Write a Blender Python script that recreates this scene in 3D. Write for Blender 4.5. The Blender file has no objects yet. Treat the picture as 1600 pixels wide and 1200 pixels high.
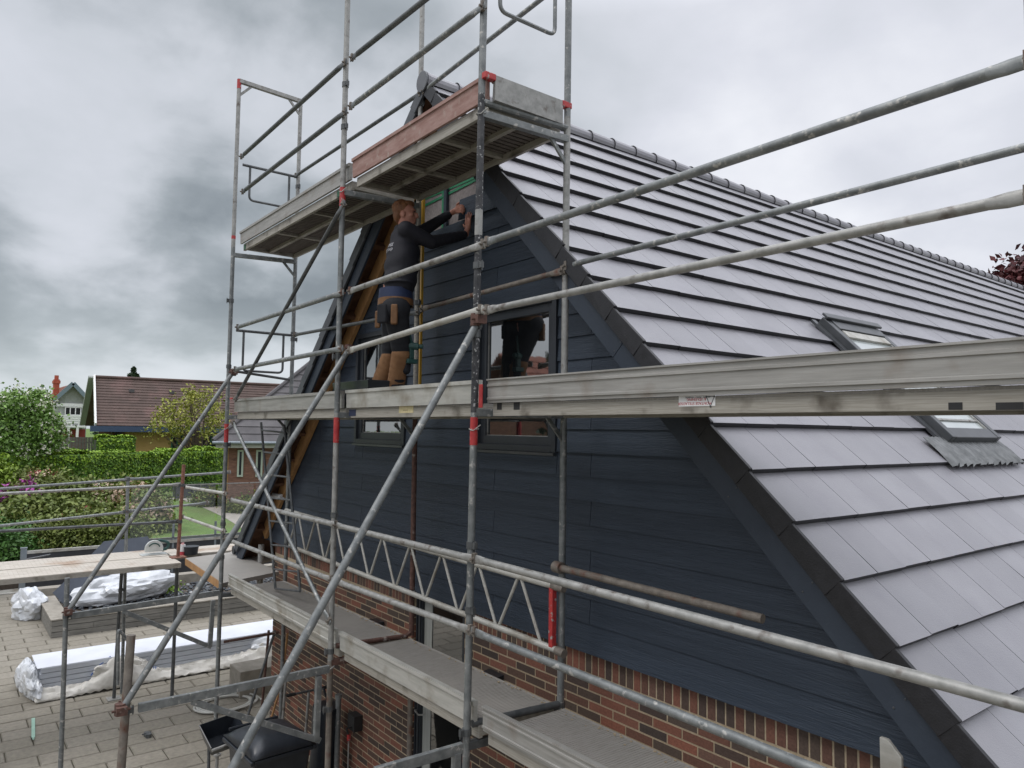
import bpy, bmesh, math, random
import numpy as np
from mathutils import Vector, Matrix, noise
random.seed(7); rng = np.random.default_rng(7)
C = bpy.context.scene
COL = C.collection
G = 4.0                                   # camera height above the patio
# ---------------------------------------------------------------- camera
YAW, PIT, ROL = math.radians(52.1807), math.radians(3.5717), math.radians(.7495)
FPX, CAMY = 1152.78, -3.77
fw = Vector((-math.sin(YAW)*math.cos(PIT), math.cos(YAW)*math.cos(PIT), math.sin(PIT)))
r0 = Vector((math.cos(YAW), math.sin(YAW), 0)); u0 = r0.cross(fw)
rt = math.cos(ROL)*r0+math.sin(ROL)*u0; up = -math.sin(ROL)*r0+math.cos(ROL)*u0
cam_d = bpy.data.cameras.new('camera'); cam = bpy.data.objects.new('camera', cam_d); COL.objects.link(cam)
cam.matrix_world = Matrix(((rt.x, up.x, -fw.x, 0), (rt.y, up.y, -fw.y, CAMY), (rt.z, up.z, -fw.z, G), (0, 0, 0, 1)))
cam_d.sensor_width = 36; cam_d.lens = 36*FPX/1600; cam_d.clip_end = 3000; cam_d.clip_start = .05
C.camera = cam
# ---------------------------------------------------------------- world: overcast sky
SUN_EL, SUN_ROT = math.radians(52), math.radians(200)
w = bpy.data.worlds.new('World'); C.world = w; w.use_nodes = True
nt = w.node_tree; N = nt.nodes; L = nt.links; N.clear()
def nd(t, **k):
    n = N.new(t)
    for a, b in k.items(): setattr(n, a, b)
    return n
def vm(op, a, b=None):
    n = nd('ShaderNodeVectorMath', operation=op)
    for i, v in enumerate((a, b)):
        if v is None: continue
        if hasattr(v, 'is_output'): L.new(v, n.inputs[i])
        else: n.inputs[i].default_value = v
    return n
def mt(op, a, b=0.0, c=None, clamp=False):
    n = nd('ShaderNodeMath', operation=op); n.use_clamp = clamp
    for i, v in enumerate((a, b, c)):
        if v is None: continue
        if hasattr(v, 'is_output'): L.new(v, n.inputs[i])
        else: n.inputs[i].default_value = v
    return n.outputs[0]
tc = nd('ShaderNodeTexCoord').outputs['Generated']
sp = nd('ShaderNodeSeparateXYZ'); L.new(tc, sp.inputs[0])
zz = mt('MAXIMUM', sp.outputs[2], 0.0)
den = mt('ADD', zz, .40)
cx = nd('ShaderNodeCombineXYZ'); L.new(mt('DIVIDE', sp.outputs[0], den), cx.inputs[0]); L.new(mt('DIVIDE', sp.outputs[1], den), cx.inputs[1])
def noi(scale, det, rough, dist, off):
    m = vm('ADD', cx.outputs[0], off)
    n = nd('ShaderNodeTexNoise'); n.inputs['Scale'].default_value = scale; n.inputs['Detail'].default_value = det
    n.inputs['Roughness'].default_value = rough; n.inputs['Distortion'].default_value = dist
    L.new(m.outputs[0], n.inputs['Vector']); return n.outputs['Fac']
n1 = noi(1.5, 8, .50, .15, (3.1, 1.7, 0)); n2 = noi(4.2, 9, .52, .2, (0.4, 5.2, 0)); n3 = noi(1.9, 5, .45, .1, (7.3, 2.2, 0))
# bank of darker cloud to the west (-x), brighter to the north east
dl = vm('DOT_PRODUCT', tc, (-.93, .05, .30)).outputs['Value']
dark = nd('ShaderNodeMapRange'); dark.interpolation_type = 'SMOOTHSTEP'; L.new(dl, dark.inputs[0])
dark.inputs[1].default_value = .62; dark.inputs[2].default_value = .99; dark.inputs[3].default_value = 0; dark.inputs[4].default_value = 1
cl = mt('ADD', mt('MULTIPLY', n1, .62), mt('MULTIPLY', n2, .38))
c01 = nd('ShaderNodeMapRange'); L.new(cl, c01.inputs[0]); c01.inputs[1].default_value = .38; c01.inputs[2].default_value = .64
g3 = nd('ShaderNodeMapRange'); g3.interpolation_type = 'SMOOTHSTEP'; L.new(mt('ADD', mt('MULTIPLY', n3, .75), mt('MULTIPLY', n2, .25)), g3.inputs[0]); g3.inputs[1].default_value = .38; g3.inputs[2].default_value = .60; g3.inputs[3].default_value = .70; g3.inputs[4].default_value = .22
dens = mt('SUBTRACT', mt('ADD', mt('MULTIPLY', c01.outputs[0], .36), .60), mt('MULTIPLY', dark.outputs[0], g3.outputs[0]), clamp=True)
ramp = nd('ShaderNodeValToRGB'); L.new(dens, ramp.inputs[0])
cr = ramp.color_ramp; cr.elements[0].position = 0; cr.elements[0].color = (.20, .225, .245, 1)
cr.elements[1].position = 1; cr.elements[1].color = (.78, .79, .83, 1)
for p, c in ((.22, (.31, .34, .365, 1)), (.5, (.51, .535, .575, 1)), (.75, (.62, .635, .69, 1))):
    e = cr.elements.new(p); e.color = c
# lighter strip low over the horizon on the dark side, brighter zenith as under any overcast
hz = nd('ShaderNodeMapRange'); L.new(sp.outputs[2], hz.inputs[0]); hz.inputs[1].default_value = .0; hz.inputs[2].default_value = .17; hz.inputs[3].default_value = 1; hz.inputs[4].default_value = 0
hzc = nd('ShaderNodeMixRGB'); L.new(mt('MULTIPLY', hz.outputs[0], .62), hzc.inputs[0]); L.new(ramp.outputs[0], hzc.inputs[1]); hzc.inputs[2].default_value = (.60, .66, .69, 1)
zen = nd('ShaderNodeMapRange'); L.new(zz, zen.inputs[0]); zen.inputs[1].default_value = .50; zen.inputs[2].default_value = 1.0; zen.inputs[3].default_value = 1; zen.inputs[4].default_value = 3.7
cc = vm('SCALE', hzc.outputs[0]); L.new(zen.outputs[0], cc.inputs['Scale'])
c10 = vm('SCALE', cc.outputs[0]); c10.inputs['Scale'].default_value = 10.0
sky = nd('ShaderNodeTexSky'); sky.sky_type = 'NISHITA'; sky.sun_disc = False; sky.sun_elevation = SUN_EL; sky.sun_rotation = SUN_ROT
mx = nd('ShaderNodeMixRGB'); mx.inputs[0].default_value = .93; L.new(sky.outputs[0], mx.inputs[1]); L.new(c10.outputs[0], mx.inputs[2])
bg = nd('ShaderNodeBackground'); bg.inputs['Strength'].default_value = .1; L.new(mx.outputs[0], bg.inputs[0])
L.new(bg.outputs[0], nd('ShaderNodeOutputWorld').inputs[0])
sd = bpy.data.lights.new('sun', 'SUN'); sd.energy = .7; sd.angle = math.radians(25); sd.color = (1, .96, .9)
so = bpy.data.objects.new('sun', sd); COL.objects.link(so)
so.rotation_euler = Vector((math.sin(SUN_ROT)*math.cos(SUN_EL), math.cos(SUN_ROT)*math.cos(SUN_EL), math.sin(SUN_EL))).to_track_quat('Z', 'Y').to_euler()
C.view_settings.view_transform = 'Standard'; C.view_settings.look = 'None'; C.view_settings.exposure = .30; C.view_settings.gamma = 1
C.view_settings.use_curve_mapping = False

# ---------------------------------------------------------------- survey helpers: sight line of the survey photo met with a known plane
CP = Vector((0, CAMY, G))
def ray(u, v): return (u-800)/FPX*rt-(v-600)/FPX*up+fw
def PY(u, v, y): d = ray(u, v); return CP+d*((y-CAMY)/d.y)
def PX(u, v, x): d = ray(u, v); return CP+d*(x/d.x)
def PZ(u, v, z): d = ray(u, v); return CP+d*((z-G)/d.z)
V = Vector
# ---------------------------------------------------------------- materials
MATS = {}
def mat(name, c1, c2=None, rough=.6, metal=0, scale=6, bump=0, bscale=None, stretch=None, isl=None, spec=.5, detail=5, ramp=None, coat=0, contrast=(.35, .65), alpha=1, trans=0, ior=None, dirt=None):
    if name in MATS: return MATS[name]
    m = bpy.data.materials.new(name); m.use_nodes = True; t = m.node_tree; b = t.nodes['Principled BSDF']; n_ = t.nodes.new; l = t.links.new
    b.inputs['Roughness'].default_value = rough; b.inputs['Metallic'].default_value = metal; b.inputs['Specular IOR Level'].default_value = spec
    b.inputs['Coat Weight'].default_value = coat; b.inputs['Alpha'].default_value = alpha; b.inputs['Transmission Weight'].default_value = trans
    if ior: b.inputs['IOR'].default_value = ior
    g = n_('ShaderNodeTexCoord'); mp = n_('ShaderNodeMapping'); l(g.outputs['Object'], mp.inputs[0])
    if stretch: mp.inputs['Scale'].default_value = stretch
    no = n_('ShaderNodeTexNoise'); no.inputs['Scale'].default_value = scale; no.inputs['Detail'].default_value = detail; no.inputs['Roughness'].default_value = .6; l(mp.outputs[0], no.inputs[0])
    mr = n_('ShaderNodeMapRange'); l(no.outputs['Fac'], mr.inputs[0]); mr.inputs[1].default_value = contrast[0]; mr.inputs[2].default_value = contrast[1]
    mx = n_('ShaderNodeMixRGB'); l(mr.outputs[0], mx.inputs[0]); mx.inputs[1].default_value = (*c1, 1); mx.inputs[2].default_value = (*(c2 or c1), 1)
    out = mx.outputs[0]
    if ramp:                                                # a colour of its own for every brick, tile or leaf
        gi = n_('ShaderNodeNewGeometry'); rp = n_('ShaderNodeValToRGB'); rp.color_ramp.interpolation = 'LINEAR'
        l(gi.outputs['Random Per Island'], rp.inputs[0]); e = rp.color_ramp.elements
        e[0].position, e[0].color = ramp[0][0], (*ramp[0][1], 1); e[1].position, e[1].color = ramp[-1][0], (*ramp[-1][1], 1)
        for p, c in ramp[1:-1]: q = e.new(p); q.color = (*c, 1)
        m2 = n_('ShaderNodeMixRGB'); m2.blend_type = 'MULTIPLY'; m2.inputs[0].default_value = 1; l(rp.outputs[0], m2.inputs[1]); l(out, m2.inputs[2]); out = m2.outputs[0]
    if isl:
        gi = n_('ShaderNodeNewGeometry'); r2 = n_('ShaderNodeMapRange'); l(gi.outputs['Random Per Island'], r2.inputs[0]); r2.inputs[3].default_value = 1-isl; r2.inputs[4].default_value = 1+isl
        hs = n_('ShaderNodeHueSaturation'); l(r2.outputs[0], hs.inputs['Value']); l(out, hs.inputs['Color']); out = hs.outputs[0]
    if dirt:                                                # blotches of another colour: (colour, scale, lo, hi)
        dn = n_('ShaderNodeTexNoise'); dn.inputs['Scale'].default_value = dirt[1]; dn.inputs['Detail'].default_value = 6; l(g.outputs['Object'], dn.inputs[0])
        dr = n_('ShaderNodeMapRange'); l(dn.outputs['Fac'], dr.inputs[0]); dr.inputs[1].default_value = dirt[2]; dr.inputs[2].default_value = dirt[3]
        m3 = n_('ShaderNodeMixRGB'); l(dr.outputs[0], m3.inputs[0]); l(out, m3.inputs[1]); m3.inputs[2].default_value = (*dirt[0], 1); out = m3.outputs[0]
    l(out, b.inputs['Base Color'])
    if bump:
        bn = n_('ShaderNodeBump'); bn.inputs['Strength'].default_value = bump; bn.inputs['Distance'].default_value = .01
        n2 = no
        if bscale: n2 = n_('ShaderNodeTexNoise'); n2.inputs['Scale'].default_value = bscale; n2.inputs['Detail'].default_value = 6; l(mp.outputs[0], n2.inputs[0])
        l(n2.outputs['Fac'], bn.inputs['Height']); l(bn.outputs[0], b.inputs['Normal'])
    MATS[name] = m; return m
galv = mat('galvanised', (.135, .145, .145), (.23, .24, .235), rough=.5, metal=.35, scale=14, bump=.15, dirt=((.40, .39, .36), 24, .60, .68))
galv_b = mat('galvanised_pale', (.23, .23, .215), (.34, .335, .315), rough=.5, metal=.3, scale=16, bump=.15, dirt=((.13, .11, .095), 13, .58, .70))
galv_d = mat('galvanised_dark', (.065, .070, .072), (.12, .125, .125), rough=.5, metal=.35, scale=12, bump=.15)
galv_s = mat('black_spattered', (.020, .021, .024), (.06, .06, .062), rough=.6, metal=.1, scale=20, dirt=((.38, .38, .37), 45, .60, .66), bump=.3)
steel_t = mat('brown_steel', (.13, .112, .095), (.22, .195, .165), rough=.65, metal=.2, scale=18, bump=.25, dirt=((.12, .05, .03), 9, .55, .7))
rust = mat('rust', (.13, .055, .035), (.24, .11, .075), rough=.8, scale=30, bump=.4)
rustd = mat('dark_rust', (.06, .03, .022), (.12, .06, .045), rough=.8, scale=30, bump=.4, dirt=((.30, .27, .24), 12, .62, .7))
red = mat('red_paint', (.34, .02, .025), (.44, .045, .04), rough=.5, scale=22, dirt=((.35, .3, .28), 30, .62, .68))
alu = mat('aluminium', (.27, .262, .24), (.36, .35, .325), rough=.5, metal=.3, scale=5, stretch=(.6, 3, 8), bump=.1, dirt=((.22, .185, .15), 5, .55, .8))
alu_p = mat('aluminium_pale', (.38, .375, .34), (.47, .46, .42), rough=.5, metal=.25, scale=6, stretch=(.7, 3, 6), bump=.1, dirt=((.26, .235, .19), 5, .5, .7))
grime = mat('dirty_aluminium', (.27, .25, .21), (.38, .36, .315), rough=.6, metal=.15, scale=6, stretch=(1, 4, 30), dirt=((.10, .085, .065), 6, .55, .75))
deckm = mat('deck_board', (.25, .235, .21), (.31, .295, .27), rough=.75, scale=9, stretch=(12, 1, 1), bump=.3, dirt=((.32, .30, .27), 1.6, .5, .7))
deckw = mat('pale_ply', (.42, .38, .32), (.52, .48, .42), rough=.75, scale=7, stretch=(3, 1, 1), bump=.2, dirt=((.30, .2, .13), 2, .56, .75))
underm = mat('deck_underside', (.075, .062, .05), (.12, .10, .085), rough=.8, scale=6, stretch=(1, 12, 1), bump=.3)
toe_r = mat('red_brown_board', (.25, .14, .115), (.34, .22, .19), rough=.8, scale=7, stretch=(1, 1, 4), bump=.3, dirt=((.36, .28, .24), 14, .58, .72))
black = mat('black_rubber', (.012, .012, .013), (.02, .02, .02), rough=.6)
edge_green = mat('green_paint_mark', (.02, .09, .045), rough=.6)
wood = mat('fresh_wood', (.30, .155, .06), (.42, .235, .095), rough=.7, scale=10, stretch=(1, 1, .3), bump=.2)
wood_d = mat('old_wood', (.085, .04, .022), (.15, .075, .04), rough=.8, scale=10, bump=.3)
clad = mat('dark_cladding', (.025, .036, .053), (.034, .047, .067), rough=.55, scale=3, stretch=(.35, 1, 9), isl=.12, spec=.4)
def grain(m, strength, sc, st):
    t = m.node_tree; b = t.nodes['Principled BSDF']; g = t.nodes.new('ShaderNodeTexCoord'); mp = t.nodes.new('ShaderNodeMapping'); mp.inputs['Scale'].default_value = st
    n = t.nodes.new('ShaderNodeTexNoise'); n.inputs['Scale'].default_value = sc; n.inputs['Detail'].default_value = 4; n.inputs['Distortion'].default_value = 1.6; n.inputs['Roughness'].default_value = .55
    bn = t.nodes.new('ShaderNodeBump'); bn.inputs['Strength'].default_value = strength; bn.inputs['Distance'].default_value = .006
    t.links.new(g.outputs['Object'], mp.inputs[0]); t.links.new(mp.outputs[0], n.inputs[0]); t.links.new(n.outputs['Fac'], bn.inputs['Height']); t.links.new(bn.outputs[0], b.inputs['Normal'])
grain(clad, .9, 9, (.55, 1, 7))
barge_m = mat('barge_board_paint', (.026, .035, .050), (.034, .045, .062), rough=.55, scale=3, spec=.4)
grain(barge_m, .35, 14, (1, 1, 1))
tile = mat('roof_tile', (.215, .21, .228), (.25, .245, .262), rough=.32, scale=2.5, isl=.07, bump=.2, bscale=140, spec=.6)
tile_k = mat('tile_edge', (.010, .010, .012), (.016, .016, .019), rough=.5, scale=20, bump=.2, bscale=100)  # tile edges: their shade put into the colour; the verge caps are black themselves
brick = mat('brick', (.75, .75, .75), (1.1, 1.1, 1.1), rough=.85, scale=60, bump=.35, ramp=[(0, (.055, .040, .034)), (.22, (.075, .048, .037)), (.38, (.085, .062, .047)), (.5, (.12, .058, .040)), (.66, (.165, .070, .046)), (.84, (.235, .088, .056)), (1, (.13, .075, .055))])
mortar = mat('mortar', (.33, .26, .17), (.42, .34, .235), rough=.9, scale=40, bump=.4)
anth = mat('anthracite_frame', (.022, .026, .032), (.028, .033, .04), rough=.4, scale=5)
rooffr = mat('skylight_frame', (.075, .08, .085), (.10, .105, .11), rough=.35, metal=.5, scale=8)
lead = mat('pleated_lead', (.10, .105, .105), (.17, .175, .175), rough=.45, metal=.4, scale=12, bump=.3)
glass = mat('window_glass', (.008, .009, .010), rough=.025, spec=1.0, ior=2.4, scale=1.4, bump=.06)
glass_sky = mat('skylight_glass', (.42, .46, .45), (.48, .51, .50), rough=.06, spec=1.0, ior=2.2)  # pale base colour stands in for the sky reflected in the pane
white = mat('white_paint', (.70, .70, .69), (.8, .8, .79), rough=.5, scale=8)
plast = mat('white_plastic_film', (.50, .52, .54), (.66, .68, .70), rough=.22, scale=5, bump=.6, bscale=7)
film = mat('film_cream', (.48, .46, .41), (.62, .6, .55), rough=.5, scale=6, bump=.8, bscale=12)
board_g = mat('grey_blue_boards', (.46, .49, .54), (.55, .58, .63), rough=.5, scale=8, stretch=(4, .4, 4))
board_w = mat('white_sheet', (.60, .62, .67), (.68, .70, .74), rough=.5, scale=2)
paver = mat('patio_paver', (.85, .85, .85), (1.1, 1.1, 1.1), rough=.85, scale=18, bump=.25, bscale=60, ramp=[(0, (.21, .19, .15)), (.5, (.225, .205, .165)), (1, (.245, .222, .18))], dirt=((.12, .105, .08), .9, .60, .85))
joint = mat('paver_joint', (.06, .055, .035), (.10, .09, .06), rough=.95, scale=12)
grass = mat('lawn_green', (.07, .14, .02), (.12, .20, .035), rough=.9, scale=9, bump=1, bscale=60, dirt=((.10, .13, .03), .8, .45, .7))
soil = mat('soil', (.05, .04, .03), (.08, .065, .05), rough=.95, scale=8, bump=.5)
pathm = mat('path_stone', (.27, .25, .22), (.36, .33, .29), rough=.9, scale=5, bump=.3)
concrete = mat('grey_concrete', (.22, .20, .165), (.31, .285, .24), rough=.85, scale=6, bump=.3)
timber = mat('grey_sleeper', (.13, .125, .11), (.22, .21, .185), rough=.85, scale=5, stretch=(6, .6, 6), bump=.4)
pebble = mat('black_pebbles', (.7, .7, .7), (1.1, 1.1, 1.1), rough=.6, ramp=[(0, (.03, .034, .04)), (.6, (.07, .08, .09)), (.95, (.16, .17, .18)), (1, (.5, .5, .48))])
panelm = mat('dark_panel', (.028, .030, .034), (.036, .038, .043), rough=.5)
panelb = mat('slate_sheet', (.065, .077, .098), (.08, .093, .117), rough=.45)
postg = mat('grey_post', (.19, .22, .24), (.25, .28, .30), rough=.4, metal=.3)
binm = mat('bin_plastic', (.014, .017, .022), (.022, .026, .032), rough=.32, scale=9, bump=.1)
# ---------------------------------------------------------------- object helpers
def link(name, me, m, parent=None, label=None, smooth=False):
    o = bpy.data.objects.new(name, me); COL.objects.link(o)
    for x in (m if isinstance(m, (list, tuple)) else [m]): me.materials.append(x)
    if parent is not None: o.parent = parent
    if label: o['label'] = label
    if smooth: me.polygons.foreach_set('use_smooth', [True]*len(me.polygons))
    return o
def top(o, label, cat, group=None, kind=None):
    if label: o['label'] = label
    if cat: o['category'] = cat
    if group: o['group'] = group
    if kind: o['kind'] = kind
    return o
ROOTS = {}
def thing(name, loc, label, cat, group=None):
    o = bpy.data.objects.new(name, None); COL.objects.link(o); o.location = loc; o.empty_display_size = .1
    ROOTS[o.name] = V(loc); return top(o, label, cat, group)
def rootloc(p):
    while p is not None and p.parent is not None: p = p.parent
    return ROOTS.get(p.name, V(p.location)) if p is not None else V((0, 0, 0))
class MB:
    def __init__(s): s.v = []; s.f = []; s.m = []
    def add(s, vs, fs, mi=0):
        n = len(s.v); s.v += [tuple(v) for v in vs]; s.f += [tuple(i+n for i in f) for f in fs]; s.m += [mi]*len(fs); return s
    def box(s, a, b, mi=0):
        x0, y0, z0 = a; x1, y1, z1 = b
        return s.add([(x0, y0, z0), (x1, y0, z0), (x1, y1, z0), (x0, y1, z0), (x0, y0, z1), (x1, y0, z1), (x1, y1, z1), (x0, y1, z1)],
                     [(0, 3, 2, 1), (4, 5, 6, 7), (0, 1, 5, 4), (1, 2, 6, 5), (2, 3, 7, 6), (3, 0, 4, 7)], mi)
    def obox(s, c, ax, ay, az, mi=0):      # centre and three half axes
        c, ax, ay, az = V(c), V(ax), V(ay), V(az)
        vs = [c+i*ax+j*ay+k*az for k in (-1, 1) for i, j in ((-1, -1), (1, -1), (1, 1), (-1, 1))]
        return s.add(vs, [(0, 3, 2, 1), (4, 5, 6, 7), (0, 1, 5, 4), (1, 2, 6, 5), (2, 3, 7, 6), (3, 0, 4, 7)], mi)
    def bar(s, p, q, wd, ht, side=None, mi=0):      # rectangular bar between two points
        p, q = V(p), V(q); d = (q-p); n = d.normalized()
        a = V(side) if side is not None else n.cross(V((0, 0, 1)))
        if a.length < 1e-4: a = V((1, 0, 0))
        a = (a-n*a.dot(n)).normalized(); b = n.cross(a)
        return s.obox((p+q)/2, d/2, a*wd/2, b*ht/2, mi)
    def tube(s, p, q, r, n=12, r2=None, cap=True, mi=0):
        p, q = V(p), V(q); d = (q-p).normalized(); a = d.orthogonal().normalized(); b = d.cross(a); r2 = r if r2 is None else r2
        vs = [p+(a*math.cos(2*math.pi*i/n)+b*math.sin(2*math.pi*i/n))*r for i in range(n)]+[q+(a*math.cos(2*math.pi*i/n)+b*math.sin(2*math.pi*i/n))*r2 for i in range(n)]
        fs = [(i, (i+1) % n, n+(i+1) % n, n+i) for i in range(n)]
        if cap: fs += [tuple(range(n-1, -1, -1)), tuple(range(n, 2*n))]
        return s.add(vs, fs, mi)
    def path(s, pts, r, n=10, closed=False):
        pts = [V(p) for p in pts]; m = len(pts); vs = []; fs = []
        prev = None
        for i, p in enumerate(pts):
            a = pts[i-1] if i or closed else p; b = pts[(i+1) % m] if i < m-1 or closed else p
            t = (b-a).normalized()
            if prev is None: u = t.orthogonal().normalized()
            else: u = (prev-t*prev.dot(t)).normalized()
            prev = u; v_ = t.cross(u); rr = r[i] if isinstance(r, (list, tuple)) else r
            vs += [p+(u*math.cos(2*math.pi*k/n)+v_*math.sin(2*math.pi*k/n))*rr for k in range(n)]
        for i in range(m if closed else m-1):
            j = (i+1) % m
            fs += [(i*n+k, i*n+(k+1) % n, j*n+(k+1) % n, j*n+k) for k in range(n)]
        if not closed: fs += [tuple(range(n-1, -1, -1)), tuple((m-1)*n+k for k in range(n))]
        return s.add(vs, fs)
    def ball(s, c, rx, ry=None, rz=None, n=12, m=8, rot=None, mi=0):
        ry = ry or rx; rz = rz or rx; vs = []; c = V(c)
        for i in range(m+1):
            th = math.pi*i/m
            for k in range(n):
                p = V((rx*math.sin(th)*math.cos(2*math.pi*k/n), ry*math.sin(th)*math.sin(2*math.pi*k/n), rz*math.cos(th)))
                if rot is not None: p = rot @ p
                vs.append(c+p)
        fs = [(i*n+k, (i+1)*n+k, (i+1)*n+(k+1) % n, i*n+(k+1) % n) for i in range(m) for k in range(n)]
        return s.add(vs, fs, mi)
    def prism(s, poly, axis, a, b, mi=0):      # poly of 2D points extruded along axis 'x','y','z'
        def P(p, t): return {'x': (t, p[0], p[1]), 'y': (p[0], t, p[1]), 'z': (p[0], p[1], t)}[axis]
        n = len(poly); vs = [P(p, a) for p in poly]+[P(p, b) for p in poly]
        fs = [(i, (i+1) % n, n+(i+1) % n, n+i) for i in range(n)]+[tuple(range(n-1, -1, -1)), tuple(range(n, 2*n))]
        return s.add(vs, fs, mi)
    def build(s, name, m, parent=None, label=None, smooth=False, bevel=0, auto=None):
        o0 = rootloc(parent)
        me = bpy.data.meshes.new(name); me.from_pydata([(v[0]-o0.x, v[1]-o0.y, v[2]-o0.z) for v in s.v], [], s.f)
        bm = bmesh.new(); bm.from_mesh(me); bmesh.ops.recalc_face_normals(bm, faces=bm.faces); bm.to_mesh(me); bm.free()
        if any(s.m): me.polygons.foreach_set('material_index', s.m)
        o = link(name, me, m, parent, label)
        if smooth or auto:
            me.polygons.foreach_set('use_smooth', [True]*len(me.polygons))
            if auto is None: auto = 40
            me.set_sharp_from_angle(angle=math.radians(auto))
        if bevel:
            md = o.modifiers.new('bevel', 'BEVEL'); md.width = bevel; md.segments = 2; md.limit_method = 'ANGLE'; md.angle_limit = math.radians(40)
        return o
def single(mb, name, m, label, cat, group=None, kind=None, **k):
    return top(mb.build(name, m, None, **k), label, cat, group, kind)
def soup(name, cen, size, m, parent=None, nrm=None, asp=.6, keep=None, up_bias=0):       # many small bent leaves, one mesh
    n = len(cen); cen = np.asarray(cen, float); o0 = rootloc(parent)
    a = rng.normal(size=(n, 3)); a[:, 2] += up_bias; a /= np.linalg.norm(a, axis=1)[:, None]
    if nrm is not None:
        a = a*.55+np.asarray(nrm); a /= np.linalg.norm(a, axis=1)[:, None]
    t = rng.normal(size=(n, 3)); b = np.cross(a, t); b /= np.linalg.norm(b, axis=1)[:, None]; c = np.cross(a, b)
    s = (size*rng.uniform(.6, 1.35, n))[:, None]
    vs = np.stack([cen-b*s, cen-c*s*asp+a*s*.18, cen+b*s, cen+c*s*asp+a*s*.18], 1).reshape(-1, 3)-np.array(o0)
    me = bpy.data.meshes.new(name); me.vertices.add(4*n); me.vertices.foreach_set('co', vs.ravel())
    me.loops.add(4*n); me.loops.foreach_set('vertex_index', np.arange(4*n)); me.polygons.add(n); me.polygons.foreach_set('loop_start', np.arange(0, 4*n, 4))
    me.update(calc_edges=True); me.validate()
    return link(name, me, m, parent)
exec_parts = []
# ================================================================ ground
lawn_z = G-3.4-4.0+4.0-0   # 0.6 above the patio
LZ = .6
gm = MB()
nx, ny = 60, 60
single(MB().add([(-21.6, -60, LZ), (-21.6, 90, LZ), (-700, 600, LZ), (-700, -600, LZ)], [(0, 1, 2, 3)]).add([(-21.6, 90, LZ), (400, 600, LZ), (-700, 600, LZ)], [(0, 1, 2)]), 'lawn', grass, None, None, kind='structure')
single(MB().add([(-21.6, -60, -.02), (60, -60, -.02), (60, 90, -.02), (-21.6, 90, -.02)], [(0, 1, 2, 3)]), 'ground', joint, None, None, kind='structure')
pv = MB()
for i in range(64):
    x = -21.5+i*.347
    if x > .6: break
    y = -10+(.3125 if i % 2 else 0)+.19
    while y < 7:
        if not (x > -10.5 and y > -.3): 
            dz = random.uniform(-.002, .002); h = .012
            x0, x1, y0, y1 = x+.005, x+.342, y+.005, y+.620
            pv.add([(x0, y0, -.02+.004), (x1, y0, -.016), (x1, y1, -.016), (x0, y1, -.016), (x0+h, y0+h, dz), (x1-h, y0+h, dz), (x1-h, y1-h, dz), (x0+h, y1-h, dz)],
                   [(4, 5, 6, 7), (0, 1, 5, 4), (1, 2, 6, 5), (2, 3, 7, 6), (3, 0, 4, 7)])
        y += .625
single(pv, 'patio', paver, None, None, kind='structure')
# retaining bank at the edge of the patio
single(MB().box((-22.0, -60, -.3), (-21.62, 90, LZ+.02)), 'bank', soil, None, None, kind='structure')
pth = MB()
pp = [(345, 775), (420, 795), (470, 850), (410, 845), (350, 808), (300, 785), (255, 778)]
pth.add([PZ(u, v, LZ+.01) for u, v in pp], [tuple(range(len(pp)))])
single(pth, 'garden_path', pathm, None, None, kind='structure')
# ================================================================ the house
HX, AP = -5.84, G+3.30                    # gable axis, apex of the tile surface
SR = 8.3                                  # slope length right, left
house = thing('house', (HX, 0, 0), 'brick house with dark clad gable and steep grey tiled roof behind the scaffolding', 'house')
WL, WR, ZB = -10.15, -1.45, G-1.56        # wall ends and bottom of cladding
DX0, DX1, DZ = -6.40, -5.50, ZB-.005      # door opening
bk = MB()
def laybricks(x0, x1, z0, z1, skip):
    r = 0; z = z0
    while z+.054 < z1+.001:
        x = x0-(.12 if r % 2 else 0)
        while x < x1:
            a, b = max(x, x0), min(x+.228, x1)
            segs = [(a, b)]
            for (sx0, sx1, sz0, sz1) in skip:
                if z+.05 > sz0 and z < sz1:
                    ns = []
                    for (p, q) in segs:
                        if q <= sx0 or p >= sx1: ns.append((p, q)); continue
                        if p < sx0: ns.append((p, sx0))
                        if q > sx1: ns.append((sx1, q))
                    segs = ns
            for p, q in segs:
                if q-p > .02: bk.box((p, random.uniform(-.0015, .0015), z), (q, .05, z+.054))
            x += .24
        z += .0667; r += 1
door_skip = [(DX0, DX1, .0, DZ)]
SOL = ZB-.168
laybricks(WL, WR, .02, SOL-.005, door_skip)
x = WL
while x < WR-.05:                         # soldier course under the cladding
    if not (x+.054 > DX0 and x < DX1): bk.box((x, random.uniform(-.0015, .0015), SOL), (x+.054, .05, SOL+.228))
    x += .0667
for z in [.02+.0667*k for k in range(36)]:
    for xx in (DX0, DX1):                 # reveal bricks
        bk.box((xx-.001 if xx == DX1 else xx-.05, .052, z), (xx+.05 if xx == DX1 else xx+.001, .16, z+.054))
bw = bk.build('brick_wall', brick, house)
mo = MB()
for a, b in ((WL, DX0), (DX1, WR)): mo.box((a+.004, .003, 0), (b-.004, .05, G-1.6))
mo.box((WL+.004, .051, G-1.62), (WR-.004, .16, G-1.52))
for a, b in ((WL+.004, DX0-.004), (DX1+.004, WR-.004)): mo.box((a, .0505, 0), (b, .16, G-1.62))
mo.box((WL, .17, 0), (WL+.15, 17.5, G-1.4)); mo.box((WR-.15, .17, 0), (WR, 17.5, G-1.4))
mo.build('mortar_bed', mortar, bw)
# rear mass of the house: closed loft so no light comes through
loft = MB().prism([(WL+.2, G-1.5), (WR-.2, G-1.5), (HX, AP-.32)], 'y', .45, 17.4)
loft.build('loft_core', wood_d, house)
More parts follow.
